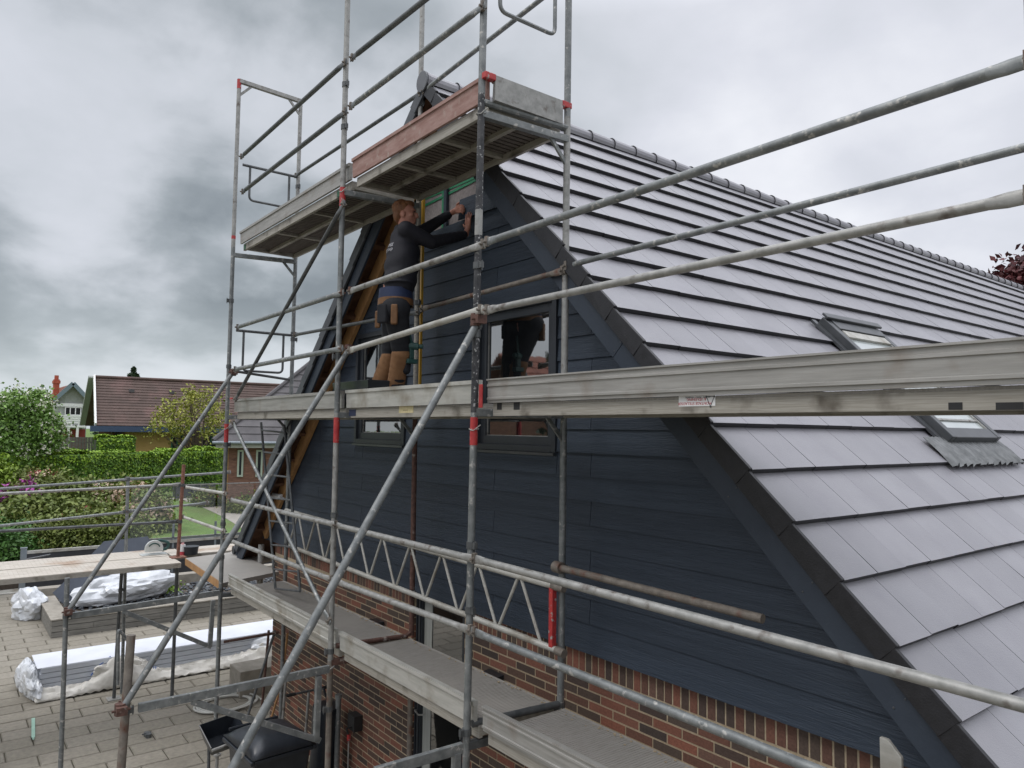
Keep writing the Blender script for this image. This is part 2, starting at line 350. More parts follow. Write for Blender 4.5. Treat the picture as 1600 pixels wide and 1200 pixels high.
# cladding boards, each a lapped wedge
W1 = (-5.26, -4.25, G-.14, G+1.02); W2 = (-7.62, -6.55, G-.14, G+1.02)
cb = MB(); ZT = []
k0 = -7
def lim(z): return AP-.20-z               # half width under the roof
z = ZB; k = 0
lines = [ZB]+[G-.497+.172*i for i in range(-5, 15)]
for k in range(len(lines)-1):
    z0, z1 = lines[k]-(.006 if k else .012), lines[k+1]+.012
    hw0, hw1 = lim(z0), lim(z1)
    base = -3.85 if k % 2 else -5.01
    cuts = sorted([base+3.6*i for i in range(-3, 3)])
    xs = [HX-hw0]+[c for c in cuts if HX-hw0 < c < HX+hw0]+[HX+hw0]
    for a, b in zip(xs[:-1], xs[1:]):
        segs = [(a, b)]
        for (wx0, wx1, wz0, wz1) in (W1, W2):
            if z1-.012 > wz0-.03 and z0 < wz1+.03:
                ns = []
                for p, q in segs:
                    if q <= wx0-.03 or p >= wx1+.03: ns.append((p, q)); continue
                    if p < wx0-.03: ns.append((p, wx0-.03))
                    if q > wx1+.03: ns.append((wx1+.03, q))
                segs = ns
        segs = [(p, q, z0, z1) for p, q in segs]
        for (wx0, wx1, wz0, wz1) in (W1, W2):          # pieces notched above and below the windows
            p, q = max(a, wx0-.03), min(b, wx1+.03)
            if q-p > .03:
                if z0 < wz0-.03 < z1-.012: segs.append((p, q, z0, wz0-.03))
                if z0 < wz1+.03 < z1-.012: segs.append((p, q, wz1+.03, z1))
        for p, q, za_, zb_ in segs:
            p += .0025; q -= .0025
            pt, qt = max(p, HX-lim(zb_)), min(q, HX+lim(zb_))
            if qt-pt < .03: continue
            y0, y1 = -.062, -.047
            if za_ > z0: y0 += .015*(za_-z0)/(z1-z0)
            if zb_ < z1: y1 = y0+.015*(zb_-z0)/(z1-z0)
            cb.add([(p, y0, za_), (q, y0, za_), (qt, y1, zb_), (pt, y1, zb_), (p, y0+.011, za_), (q, y0+.011, za_), (qt, y1+.011, zb_), (pt, y1+.011, zb_)],
                   [(0, 1, 2, 3), (7, 6, 5, 4), (0, 4, 5, 1), (1, 5, 6, 2), (2, 6, 7, 3), (3, 7, 4, 0)])
cb.build('cladding', clad, house)
# the open upper part: grey wind membrane, green tape, dark battens
mem = mat('wind_membrane', (.21, .185, .18), (.29, .26, .25), rough=.8, scale=40, bump=.2)
tape = mat('green_tape', (.015, .20, .09), (.03, .27, .12), rough=.5)
zt = lines[-1]
o = MB().add([(HX-lim(ZB), -.012, ZB+.01), (HX+lim(ZB), -.012, ZB+.01), (HX, -.012, AP-.2)], [(0, 1, 2)]).build('membrane', mem, house)
tp = MB(); tp.obox((HX+.02, -.018, G+2.325), (.68, 0, -.01), (0, .002, 0), (0, 0, .040)); tp.obox((HX+.05, -.0215, G+2.25), (.62, 0, .02), (0, .001, 0), (0, 0, .012))
tp.obox((-5.95, -.016, G+2.15), (.03, 0, 0), (0, .002, 0), (0, 0, .3)); tp.build('tape_strip', tape, o)
for x in (-7.1, -6.5, -5.88, -5.28, -4.85, -4.3):
    h = min(AP-.3-abs(x-HX), AP)
    if h > zt+.05: MB().box((x-.025, -.046, zt-.1), (x+.025, -.020, h)).build('batten', barge_m, house)
# windows
def window(x0, x1, z0, z1):
    f = MB(); y0, y1 = -.075, .05
    for a, b in (((x0-.028, y0, z0-.028), (x0+.022, y1, z1+.028)), ((x1-.022, y0, z0-.028), (x1+.028, y1, z1+.028)), ((x0+.022, y0, z1-.022), (x1-.022, y1, z1+.028)), ((x0+.022, y0, z0-.028), (x1-.022, y1, z0+.022))): f.box(a, b)
    g0 = .022; s = .07
    xa, xb, za, zb = x0+g0, x1-g0, z0+g0, z1-g0; yf = -.045
    for a, b in (((xa, yf, za), (xa+s, .03, zb)), ((xb-s, yf, za), (xb, .03, zb)), ((xa+s, yf, zb-s), (xb-s, .03, zb)), ((xa+s, yf, za), (xb-s, .03, za+s))): f.box(a, b)
    o = f.build('window', anth, house, bevel=.002)
    MB().box((xa+s-.002, -.018, za+s-.002), (xb-s+.002, -.008, zb-s+.002)).build('pane', glass, o)
    st = MB()
    for a, b in (((xa+s, -.026, za+s), (xa+s+.006, -.0185, zb-s)), ((xa+s+.006, -.026, za+s), (xb-s, -.0185, za+s+.006))): st.box(a, b)
    st.build('glazing_bead', galv_b, o)
    MB().box((x0-.03, -.095, z0-.052), (x1+.03, -.076, z0-.030)).build('sill', rooffr, o)
window(*W1); window(*W2)
# terrace door
d = MB()
for a, b in (((DX0, .05, 0), (DX0+.10, .12, DZ)), ((DX1-.10, .05, 0), (DX1, .12, DZ)), ((DX0+.10, .05, DZ-.1), (DX1-.10, .12, DZ)), ((DX0+.10, .05, 0), (DX1-.10, .12, .14))): d.box(a, b)
d.box((DX0+.012, .035, .02), (DX0+.03, .05, DZ-.02)); d.box((DX0+.055, .035, .02), (DX0+.085, .05, DZ-.02))
do = d.build('door', anth, house)
MB().box((DX0+.10, .085, .14), (DX1-.10, .095, DZ-.1)).build('pane', glass, do)
bl = mat('pale_curtain', (.25, .26, .24), (.34, .35, .33), rough=.8, scale=3, stretch=(30, 1, .3))
MB().box((DX0+.1, .078, .14), (DX0+.24, .083, DZ-.1)).build('curtain', bl, do)
hp = MB().path([PY(648, 1110, .02)+V((0, .03, 0)), PY(648, 1110, .02), PY(654, 1117, .0), PY(662, 1117, .0)], .008); hp.build('handle', galv_b, do, smooth=True)
# two wall lamps / outlets on the brick
a = PY(770, 1063, -.06)
lp = MB().box((a.x-.12, -.11, a.z-.10), (a.x+.07, -.003, a.z+.03)); lp.add([(a.x-.13, -.16, a.z+.03), (a.x+.07, -.16, a.z+.03), (a.x+.07, 0, a.z+.05), (a.x-.13, 0, a.z+.05), (a.x-.13, -.16, a.z+.025), (a.x+.07, -.16, a.z+.025), (a.x+.07, 0, a.z+.03), (a.x-.13, 0, a.z+.03)], [(0, 1, 2, 3), (4, 7, 6, 5), (0, 4, 5, 1), (1, 5, 6, 2), (2, 6, 7, 3), (3, 7, 4, 0)])
lp.build('wall_lamp', binm, house)
a = PY(588, 975, -.06); MB().box((a.x-.12, -.11, a.z-.10), (a.x+.07, -.003, a.z+.03)).build('wall_lamp', binm, house, bevel=.006)
# ---- roof
def slope(side, s, y, h=0.0):             # point on the roof: s down the slope from the apex, h above the tile surface
    c = math.sqrt(.5); return V((HX+side*(s*c+h*c), y, AP-s*c+h*c))
YF, YE = -.31, 17.6
def tiles(side, s_max):
    t = MB(); th = .034
    k = -1
    while .325+.355*k < s_max:
        s1 = .325+.355*k; s0 = max(s1-.40, .02); k += 1
        if s1 < .1: continue
        cols = [(YF, YF+.33)]; y = YF+.33
        while y < YE: cols.append((y, y+.305)); y += .305
        for (a, b) in cols:
            a += .0012; b -= .0012; dj = random.uniform(-.0015, .0015); ds = random.uniform(-.003, .003)
            P = lambda s, y, h: slope(side, s, y, h)
            vs = [P(s0, a, -.040), P(s0, b, -.040), P(s1+ds, b, 0+dj), P(s1+ds, a, 0+dj), P(s0, a, -.045), P(s0, b, -.045), P(s1+ds, b, -th), P(s1+ds, a, -th)]
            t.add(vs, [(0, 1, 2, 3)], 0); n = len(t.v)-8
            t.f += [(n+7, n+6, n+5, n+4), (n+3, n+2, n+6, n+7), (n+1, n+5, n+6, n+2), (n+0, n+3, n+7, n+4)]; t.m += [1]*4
    return t
roof = MB()
for side, sm in ((1, SR), (-1, 7.3)):
    P = lambda s, y, h: slope(side, s, y, h)
    roof.add([P(.05, -.27, -.06), P(sm, -.27, -.06), P(sm, YE, -.06), P(.05, YE, -.06), P(.05, -.27, -.10), P(sm, -.27, -.10), P(sm, YE, -.10), P(.05, YE, -.10)],
             [(0, 1, 2, 3), (4, 7, 6, 5), (0, 4, 5, 1), (1, 5, 6, 2), (2, 6, 7, 3)])
ro = roof.build('roof', wood_d, house)
for side, sm in ((1, SR), (-1, 7.3)):
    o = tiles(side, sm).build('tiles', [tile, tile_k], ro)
    me = o.data
    vc = MB(); k = -1                       # dark verge caps, one per course
    while .325+.355*k < sm:
        s1 = .325+.355*k; s0 = s1-.365; k += 1
        if s0 < .12: s0 = .12
        if s1 < .2: continue
        P = lambda s, y, h: slope(side, s, y, h)
        yo, yi = YF-.028, YF-.002
        vs = [P(s0, yo, -.012), P(s1, yo, .006), P(s1, yi, .006), P(s0, yi, -.012), P(s0, yo+.004, -.125), P(s1, yo-.004, -.118), P(s1, yi, -.118), P(s0, yi, -.125)]
        vc.add(vs, [(0, 3, 2, 1), (4, 5, 6, 7), (0, 1, 5, 4), (1, 2, 6, 5), (2, 3, 7, 6), (3, 0, 4, 7)])
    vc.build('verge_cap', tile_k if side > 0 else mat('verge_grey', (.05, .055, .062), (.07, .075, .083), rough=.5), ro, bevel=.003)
    # barge board in two lengths with screws
    bb = MB(); P = lambda s, y, h: slope(side, s, y, h)
    joints = [.30, 3.72, sm] if side > 0 else [.30, 4.9, sm]
    for a, b in zip(joints[:-1], joints[1:]):
        a += .002; b -= .002
        for (yo, yi, h0, h1) in ((-.300, -.278, -.112, -.265),):
            vs = [P(a, yo, h0), P(b, yo, h0), P(b, yo, h1), P(a, yo, h1), P(a, yi, h0), P(b, yi, h0), P(b, yi, h1), P(a, yi, h1)]
            bb.add(vs, [(0, 1, 2, 3), (4, 7, 6, 5), (0, 4, 5, 1), (1, 5, 6, 2), (2, 6, 7, 3), (3, 7, 4, 0)])
    bo = bb.build('barge_board', barge_m, house, bevel=.002)
    s = .6
    while s < sm:
        for h in (-.15, -.225): MB().ball(P(s, -.301, h), .006, .003, .006, n=8, m=4).build('screw', rooffr, bo)
        s += .62
    # gable ladder: rafters and noggings seen where the soffit is still open
    P = lambda s, y, h: slope(side, s, y, h)
    def raf(y0, y1, h0, h1, a, b, m, nm):
        q = MB(); vs = [P(a, y0, h0), P(b, y0, h0), P(b, y0, h1), P(a, y0, h1), P(a, y1, h0), P(b, y1, h0), P(b, y1, h1), P(a, y1, h1)]
        q.add(vs, [(0, 1, 2, 3), (4, 7, 6, 5), (0, 4, 5, 1), (1, 5, 6, 2), (2, 6, 7, 3), (3, 7, 4, 0)]); return q.build(nm, m, house)
    raf(-.115, -.07, -.14, -.305, .4, 6.55, wood, 'inner_rafter')
    raf(-.270, -.235, -.102, -.22, .4, sm-.1, wood_d, 'outer_rafter')
    s = .8
    while s < sm-.4:
        q = MB()
        vs = [P(s, -.234, -.125), P(s+.05, -.234, -.125), P(s+.05, -.234, -.215), P(s, -.234, -.215), P(s, -.116, -.125), P(s+.05, -.116, -.125), P(s+.05, -.116, -.215), P(s, -.116, -.215)]
        q.add(vs, [(0, 1, 2, 3), (4, 7, 6, 5), (0, 4, 5, 1), (1, 5, 6, 2), (2, 6, 7, 3), (3, 7, 4, 0)]); s += .47
        q.build('nogging', wood_d, house)
# ridge caps
rc = MB(); y = YF-.02; n = 10
while y < YE:
    for (ya, yb, ra, rb) in ((y, y+.37, .090, .080), (y-.004, y+.022, .096, .094)):
        for (rr0, rr1) in ((ra, rb),):
            vs = []
            for yy, r in ((ya, rr0), (yb, rr1)):
                for j in range(n+1):
                    a = math.radians(-28)+math.radians(236)*j/n; vs.append((HX+r*math.cos(a), yy, AP-.056+r*math.sin(a)))
            vs2 = []
            for yy, r in ((ya, rr0-.014), (yb, rr1-.014)):
                for j in range(n+1):
                    a = math.radians(-28)+math.radians(236)*j/n; vs2.append((HX+r*math.cos(a), yy, AP-.056+r*math.sin(a)))
            m_ = n+1
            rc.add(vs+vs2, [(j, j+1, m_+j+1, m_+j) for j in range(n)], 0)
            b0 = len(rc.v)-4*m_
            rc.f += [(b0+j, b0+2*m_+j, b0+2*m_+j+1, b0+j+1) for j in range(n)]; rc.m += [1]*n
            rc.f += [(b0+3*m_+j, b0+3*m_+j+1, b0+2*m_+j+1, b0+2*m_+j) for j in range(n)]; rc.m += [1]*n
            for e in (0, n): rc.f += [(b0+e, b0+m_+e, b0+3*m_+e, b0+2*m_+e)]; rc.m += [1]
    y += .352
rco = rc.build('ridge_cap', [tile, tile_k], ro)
ed = MB()
pts = [(HX+.096*math.cos(a), AP-.058+.100*math.sin(a)) for a in [math.radians(-90+360*j/22) for j in range(22)]]
ed.prism(pts, 'y', YF-.045, YF-.028); ed.build('ridge_end_cap', mat('cap_grey', (.10, .105, .115), (.13, .135, .145), rough=.5), ro, bevel=.004)
# roof window
sk = MB(); S0, S1, Y0, Y1 = (AP-G-1.0)*math.sqrt(2), (AP-G+.06)*math.sqrt(2), 2.46, 3.44
def rbox(mb, s0, s1, y0, y1, h0, h1, mi=0):
    P = lambda s, y, h: slope(1, s, y, h)
    vs = [P(s0, y0, h0), P(s1, y0, h0), P(s1, y1, h0), P(s0, y1, h0), P(s0, y0, h1), P(s1, y0, h1), P(s1, y1, h1), P(s0, y1, h1)]
    return mb.add(vs, [(0, 3, 2, 1), (4, 5, 6, 7), (0, 1, 5, 4), (1, 2, 6, 5), (2, 3, 7, 6), (3, 0, 4, 7)], mi)
rbox(sk, S0, S1, Y0, Y0+.075, -.03, .075); rbox(sk, S0, S1, Y1-.075, Y1, -.03, .075); rbox(sk, S0, S0+.17, Y0+.076, Y1-.076, -.03, .085); rbox(sk, S1-.11, S1, Y0+.076, Y1-.076, -.03, .07)
rbox(sk, S0-.02, S0+.05, Y0-.01, Y1+.01, .086, .11)
sko = sk.build('roof_window', rooffr, ro, bevel=.006)
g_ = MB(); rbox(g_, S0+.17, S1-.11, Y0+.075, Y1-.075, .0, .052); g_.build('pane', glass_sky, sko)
ib = MB(); rbox(ib, S0+.17, S1-.11, Y0+.076, Y0+.10, .053, .066); rbox(ib, S0+.17, S1-.11, Y1-.10, Y1-.076, .053, .066); rbox(ib, S1-.22, S1-.20, Y0+.10, Y1-.10, .053, .064); ib.build('glazing_bead', galv_b, sko)
tr = MB(); rbox(tr, S0+.18, S0+.27, Y0+.1, Y1-.1, .054, .075); tr.build('vent_flap', alu_p, sko)
ap_ = MB(); nn = 46
vs = []; fs = []
for j in range(nn+1):
    y = Y0-.32+(Y1+.10-Y0+.32)*j/nn; a = .010*(1 if j % 2 else -1)
    vs += [slope(1, S1-.06, y, .012+a*.3), slope(1, S1+.10, y, .020+a), slope(1, S1+.235+.012*math.sin(j*1.7), y, .012+a*1.3+.006*math.sin(j*.9))]
for j in range(nn): fs += [(3*j, 3*j+1, 3*j+4, 3*j+3), (3*j+1, 3*j+2, 3*j+5, 3*j+4)]
ap_.add(vs, fs); fo = ap_.build('flashing', lead, sko)
md = fo.modifiers.new('s', 'SOLIDIFY'); md.thickness = .004
# side gutter pieces of flashing beside the frame
for a_ in ((S0-.03, S1+.02, Y0-.07, Y0-.006), (S0-.03, S1+.2, Y1+.006, Y1+.07)): sf = MB(); rbox(sf, *a_, -.01, .012); sf.build('side_flashing', rooffr, sko)
# gutter end and white eaves trim at the right eaves corner
e0 = PY(1393, 1142, -.22); e = MB()
e.prism([(e0.x, e0.z), (e0.x+.035, e0.z), (e0.x+.095, e0.z-.06), (e0.x+.095, e0.z-.55), (e0.x, e0.z-.55)], 'y', -.335, -.315)
e.build('gutter_bracket', alu_p, house, bevel=.002)
# left eaves: fascia, gutter, white downpipe
eL = HX-5.15
MB().box((eL-.02, -.26, G-1.92), (eL+.01, 17.3, G-1.76)).build('fascia', barge_m, house)
gt = MB().path([(eL-.09, -.28, G-1.80), (eL-.09, 17, G-1.80)], .06, 12); gt.build('gutter', anth, house, smooth=True)
dp = MB().path([PY(405, 770, -.25), PY(412, 771, -.2), PY(441, 776, -.12)], .033, 12); dp.build('downpipe', white, house, smooth=True)
dp = MB().path([(-10.25, -.16, G-1.62), (-10.25, -.16, G-2.3)], .04, 12); dp.build('downpipe', galv_b, house, smooth=True)
# ================================================================ gable scaffold
YO, YI = -1.03, -.30
TR = .0242
sc_ = thing('scaffold', (-9.0, YO, 0), 'tall grey tube and deck scaffold standing along the dark clad gable', 'scaffold')
def coupler(mb, p, d=(1, 0, 0)):
    p = V(p); mb.tube(p-V((0, 0, .022)), p+V((0, 0, .022)), .031, 10)
    d = V(d).normalized(); mb.obox(p+d*.040, d*.014, d.cross(V((0, 0, 1)))*.012, V((0, 0, .020)))
    mb.tube(p+d*.05-V((0, 0, .035)), p+d*.05+V((0, 0, .03)), .005, 6)
def standard(t, b, m, label=None, nodes=(), reds=(), root=None, r=TR, spig=True):
    root = root or sc_
    t, b = V(t), V(b); o = MB().tube(b, t, r, 14).build('standard', m, root, label, smooth=True)
    at = lambda z: b+(t-b)*((z-b.z)/(t.z-b.z))
    if nodes:
        for (z, d) in nodes: q = MB(); coupler(q, at(z), d); q.build('coupler', galv_d, o, auto=35)
    for (z0, z1) in reds: MB().tube(at(z0), at(z1), r+.0012, 14, cap=True).build('red_band', red, o, smooth=True)
    return o
g0 = .02
A_t, A_b = PY(374, 124, YO), PY(336, 1160, YO)
def ext(t, b, z): return V(t)+(V(b)-V(t))*((z-t[2])/(b[2]-t[2]))
B_t, B_b = PY(544.3, -40, YO), PY(512.7, 1167, YO)
C_t, C_b = PY(757, -40, YO), PY(729, 1160, YO)
Ai_t, Ai_b = PY(470, 156, YI), PY(446.7, 867, YI)
Bi_t, Bi_b = PY(660.5, -30, YI), PY(643, 983, YI)
Ci_t, Ci_b = PY(889, -40, YI), PY(876, 1083, YI)
def two(t, b, split, m1, m2, **k):
    b = ext(t, b, g0+.25); s = ext(t, b, split)
    return s, b
L1, L2, L3 = G-1.88, G+.17, G+2.20
# outer standards
s = ext(A_t, A_b, L2-.10); s2 = ext(A_t, A_b, L3-.02)
standard(A_t, s2, galv_b, 'pale upper standard at the far left corner', reds=[(A_t.z-.12, A_t.z-.004), (s2.z+.10, s2.z+.14)])
standard(s2, s, galv, nodes=[(G+1.52, (0, -1, 0)), (G+.72, (1, 0, 0))])
standard(s, ext(A_t, A_b, g0+.2), galv, nodes=[(G-.22+0, (0, 1, 0)), (L1+.33, (1, 0, 0)), (L1-.05, (0, -1, 0)), (L1+.72, (1, 0, 0))], reds=[(L2-.36, L2-.14)])
s = ext(B_t, B_b, L2-.04); s2 = ext(B_t, B_b, L3-.18)
standard(B_t, s2, galv_b, nodes=[(G+3.07, (1, 0, 0)), (G+2.68, (1, 0, 0))]); MB().tube(ext(B_t, B_b, G+1.96), ext(B_t, B_b, G+2.13), TR+.0016, 14).build('red_band', red, sc_, smooth=True)
standard(s2, s, galv, nodes=[(G+1.16, (1, 0, 0)), (G+.68, (1, 0, 0)), (G+.62, (0, -1, 0))])
s3 = ext(B_t, B_b, L1-.10)
standard(s, s3, galv_b, nodes=[(G-.75, (1, 0, 0)), (L1-.02, (0, -1, 0))], reds=[(L2-.30, L2-.08)])
standard(s3, ext(B_t, B_b, g0+.2), steel_t, 'brown lower standard above the bin', nodes=[(L1-.50, (0, -1, 0))])
s = ext(C_t, C_b, L2-.06); s2 = ext(C_t, C_b, L3+.02)
standard(C_t, s2, galv, 'blue grey upper standard beside the red ended toe board')
standard(s2, s, galv_s, 'black standard spattered with pale plaster', nodes=[(G+1.07, (1, 0, 0)), (G+.68, (1, 0, 0)), (G+.62, (0, -1, 0))])
pw = MB().tube(ext(C_t, C_b, G+1.44), ext(C_t, C_b, G+1.27), TR+.0015, 14); pw.build('plaster_patch', galv_b, sc_, smooth=True)
standard(s, ext(C_t, C_b, g0+.2), galv, nodes=[(G-.74, (1, 0, 0)), (G-1.15, (1, 0, 0)), (L1-.03, (0, -1, 0))], reds=[(L2-.27, L2-.09)])
D0 = V((-.80, YO, 0)); standard(V((-.80, YO, G+2.1)), V((-.80, YO, .2)), galv)
# inner standards
s = ext(Ai_t, Ai_b, L3-.05)
standard(Ai_t, s, galv_b, nodes=[(G+3.10-.05, (1, 0, 0))]); standard(s, ext(Ai_t, Ai_b, .2), galv, nodes=[(G+1.17, (1, 0, 0)), (G+1.10, (0, 1, 0)), (G-1.03, (1, 0, 0)), (G-1.45, (1, 0, 0))])
s = ext(Bi_t, Bi_b, L3-.02); s2 = ext(Bi_t, Bi_b, L2-.06)
standard(Bi_t, s, galv_b, nodes=[(G+3.07, (1, 0, 0))]); standard(s, s2, grime, 'dirty pale standard beside the worker', nodes=[(G+1.17, (1, 0, 0))])
standard(s2, ext(Bi_t, Bi_b, L1+.02), rustd, 'dark rusty standard between the two gable windows', nodes=[(G-1.05, (1, 0, 0)), (G-1.48, (1, 0, 0))])
standard(ext(Bi_t, Bi_b, L1-.02), ext(Bi_t, Bi_b, .2), steel_t)
s = ext(Ci_t, Ci_b, L3+.05); s2 = ext(Ci_t, Ci_b, L2-.06)
standard(Ci_t, s, galv); standard(s, s2, galv_b, nodes=[(G+1.165, (1, 0, 0))]); standard(s2, ext(Ci_t, Ci_b, .2), galv, nodes=[(G-.95, (1, 0, 0)), (L1+.0, (0, -1, 0))])
standard(V((-.80, YI, G+2.1)), V((-.80, YI, .2)), galv)
XA, XB, XC, XD = -9.0, -5.94, -3.87, -.80
# base jacks
for x in (XA, XB, XC, XD):
    for y in (YO, YI):
        q = MB().tube((x, y, .01), (x, y, .3), .018, 10); q.box((x-.075, y-.075, .004), (x+.075, y+.075, .012)); q.tube((x, y, .2), (x, y, .215), .045, 8); q.build('base_jack', galv_b, sc_, auto=35)
# guard rails with flattened ends
def rail(p, q, m=galv, label=None, r=.0195, flat=True, parent=None, ends=(1, 1)):
    p, q = V(p), V(q); d = (q-p).normalized(); p = p-d*.035*ends[0]; q = q+d*.03*ends[1]; mb = MB(); sd_ = V((0, 0, 1)); sd_ = (sd_-d*sd_.dot(d)).normalized(); nn_ = d.cross(sd_)
    a, b = p+d*(.13 if ends[0] else 0), q-d*(.13 if ends[1] else 0)
    mb.tube(a, b, r, 12)
    if flat:
        for e, k, on in ((p, 1, ends[0]), (q, -1, ends[1])):
            if not on: continue
            c0 = e+d*k*.13; c1 = e+d*k*.07; n = 12
            vs = []
            for c, ww, tt in ((c0, r, r), (c1, .027, .006), (e-d*k*.02, .026, .006)):
                vs += [c+sd_*ww*math.cos(2*math.pi*i/n)+nn_*tt*math.sin(2*math.pi*i/n) for i in range(n)]
            mb.add(vs, [(j*n+i, j*n+(i+1) % n, (j+1)*n+(i+1) % n, (j+1)*n+i) for j in (0, 1) for i in range(n)]+[tuple(2*n+i for i in range(n))])
    o = mb.build('guard_rail', m, parent or sc_, label, auto=40)
    if flat:
        for e, k, on in ((p, 1, ends[0]), (q, -1, ends[1])):
            if on: q_ = MB(); q_.tube(e+d*k*.012-nn_*.03, e+d*k*.012+nn_*.03, .009, 8); q_.obox(e+d*k*.012+sd_*.004, d*.012, nn_*.012, sd_*.032); q_.build('rail_wedge', steel_t, o)
    return o
yo = YO-.035
def RY(a, b, m=galv, y=yo, label=None, **k):
    k.setdefault('r', .0225); return rail(PY(*a, y), PY(*b, y), m, label, **k)
RY((764, 377), (1597, 98), galv, label='thick top guard rail running up to the right edge')
RY((764, 484), (1597, 308), galv_b, r=.0205, label='pale scuffed lower guard rail in front of the roof')
RY((549, 454), (752, 383), galv_b); RY((548, 547), (748, 485), alu_p)
RY((372, 511), (533, 458), galv); RY((368, 577), (532, 545), galv)
RY((378, 244), (538, 99), galv_d); RY((380, 299), (538, 176), galv_d)
RY((552, 89), (770, -85), galv_d); RY((550, 165), (752, 12), galv)
RY((361, 781), (524, 820), galv_b); RY((527, 821), (738, 873), galv_b)
RY((745, 874), (1680, 1124), galv_b, label='long lower guard rail crossing towards the bottom right')
RY((353, 842), (516, 905), galv_b); RY((530, 910), (732, 984), galv_b); RY((745, 989), (1300, 1213), galv, ends=(1, 0))
yi = YI+.0
rail(PY(462, 523, YI-.03), PY(652, 488, YI-.03), galv_d); rail(PY(662, 482, YI-.03), PY(876, 424, YI-.03), steel_t); rail(PY(888, 415, YI-.03), PY(1680, 210, YI-.03), galv)
rail(PY(463, 274, YI-.03), PY(655, 147, YI-.03), galv_d); rail(PY(664, 141, YI-.03), PY(882, -30, YI-.03), galv)
# façade diagonals and the raking tubes
def dtube(p, q, m, name='diagonal_brace', r=.024, label=None, cl=True):
    o = MB().tube(p, q, r, 12).build(name, m, sc_, label, smooth=True)
    return o
rail(PY(535, 322, YO-.05), PY(369, 622, YO-.05), galv_d).name = 'diagonal_brace'
rail(PY(365, 662, YO-.05), PY(513, 968, YO-.05), galv).name = 'diagonal_brace'
dtube(PX(364, 582, -8.93), PX(106, 955, -8.93), galv, label='long raking tube at the far left')
dtube(PX(545, 546, -5.93), PX(188, 1113, -5.93), galv, label='long raking tube from the middle standard to the patio')
dtube(PX(744, 508, -3.9), PX(300, 1315, -3.9), galv, label='pale raking tube in front of the cladding')
for p in (PX(364, 582, -8.95), PX(545, 546, -5.95), PX(744, 500, -3.9), PX(188, 1108, -5.93), PX(106, 955, -8.95)):
    q = MB(); q.tube(p-V((0, 0, .04)), p+V((0, 0, .04)), .038, 10); q.obox(p+V((.04, 0, 0)), (.03, 0, 0), (0, .035, 0), (0, 0, .028)); q.tube(p+V((.03, -.06, .0)), p+V((.03, .06, 0)), .009, 6); q.tube(p+V((-.03, 0, -.05)), p+V((-.03, 0, .05)), .009, 6)
    q.build('swivel_coupler', rustd, sc_, auto=35)
# outrigger standards and triangular brackets
P2 = PX(205, 992, XB-.07); P2b = PX(190, 1190, XB-.07)
standard(PX(105, 903, XA), ext(PX(105, 903, XA), PX(95, 1190, XA), .02), galv, 'free outer post at the left', nodes=[(G-1.99, (0, 1, 0))])
standard(P2, ext(P2, P2b, .02), steel_t, 'thick brown grey outer post in front of the wrapped boards', nodes=[(G-2.06, (0, 1, 0))], r=.03)
def bracket(x, pa, pb, d0, d1, v0, v1):
    q = MB(); q.bar(PX(*pa, x), PX(*pb, x), .035, .062, side=(1, 0, 0)); q.bar(PX(*d0, x), PX(*d1, x), .03, .045, side=(1, 0, 0)); q.bar(PX(*v0, x), PX(*v1, x), .045, .045, side=(1, 0, 0))
    q.build('bracket', galv, sc_, bevel=.003)
bracket(XA, (112, 962), (343, 926), (192, 955), (330, 1011), (333, 938), (328, 1008))
bracket(XB, (216, 1106), (514, 1045), (300, 1096), (500, 1157), (498, 1056), (494, 1156))
bracket(XC, (585, 1208), (722, 1168), (560, 1250), (712, 1300), (713, 1176), (709, 1310))
# decks
def deck(x0, x1, z, y0=YO+.075, y1=YI-.02, m=deckm, under=False, mid=True, fd=.082):
    q = MB(); q.box((x0+.02, y0, z-.012), (x1-.02, y1, z))
    xx = x0+.03
    while xx < x1-.03: q.box((xx, y0+.03, z), (xx+.004, y1-.03, z+.0025)); xx += .022
    o = q.build('deck', m, sc_)
    q = MB(); q.box((x0+.02, y0-.002, z-fd), (x1-.02, y0+.028, z-.0125)); q.box((x0+.02, y1-.028, z-fd), (x1-.02, y1+.002, z-.0125))
    q.box((x0+.02, y0+.0285, z-.07), (x0+.06, y1-.0285, z-.0125)); q.box((x1-.06, y0+.0285, z-.07), (x1-.02, y1-.0285, z-.0125))
    if under:
        ym = (y0+y1)/2; q.box((x0+.061, ym-.02, z-.065), (x1-.061, ym+.02, z-.0125))
        for t in (.33, .66): xm = x0+(x1-x0)*t; q.box((xm-.02, y0+.0285, z-.060), (xm+.02, ym-.0205, z-.0125)); q.box((xm-.02, ym+.0205, z-.060), (xm+.02, y1-.0285, z-.0125))
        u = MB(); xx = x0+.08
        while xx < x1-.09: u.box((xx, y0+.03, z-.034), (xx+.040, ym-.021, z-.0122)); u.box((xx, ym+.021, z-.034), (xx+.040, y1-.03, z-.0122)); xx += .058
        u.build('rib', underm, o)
    q.build('deck_frame', grime, o, bevel=.002)
    return o
def toe(x0, x1, z, m=alu, ridges=True, h=.155, y=YO+.045, label=None, tail=0, drop=0):
    q = MB()
    pr = [(y, z+.002), (y-.004, z+h-.028), (y-.016, z+h-.026), (y-.016, z+h), (y+.022, z+h), (y+.022, z+.002)]
    if ridges: pr = [(y, z+.002), (y, z+.018), (y-.009, z+.022), (y-.009, z+.034), (y-.001, z+.038), (y-.001, z+h-.052), (y-.009, z+h-.048), (y-.009, z+h-.036), (y-.002, z+h-.032), (y-.002, z+h-.012), (y-.014, z+h-.009), (y-.014, z+h), (y+.022, z+h), (y+.022, z+.002)]
    q.prism(pr, 'x', x0, x1)
    return q.build('toe_board', m, sc_, label, auto=30)
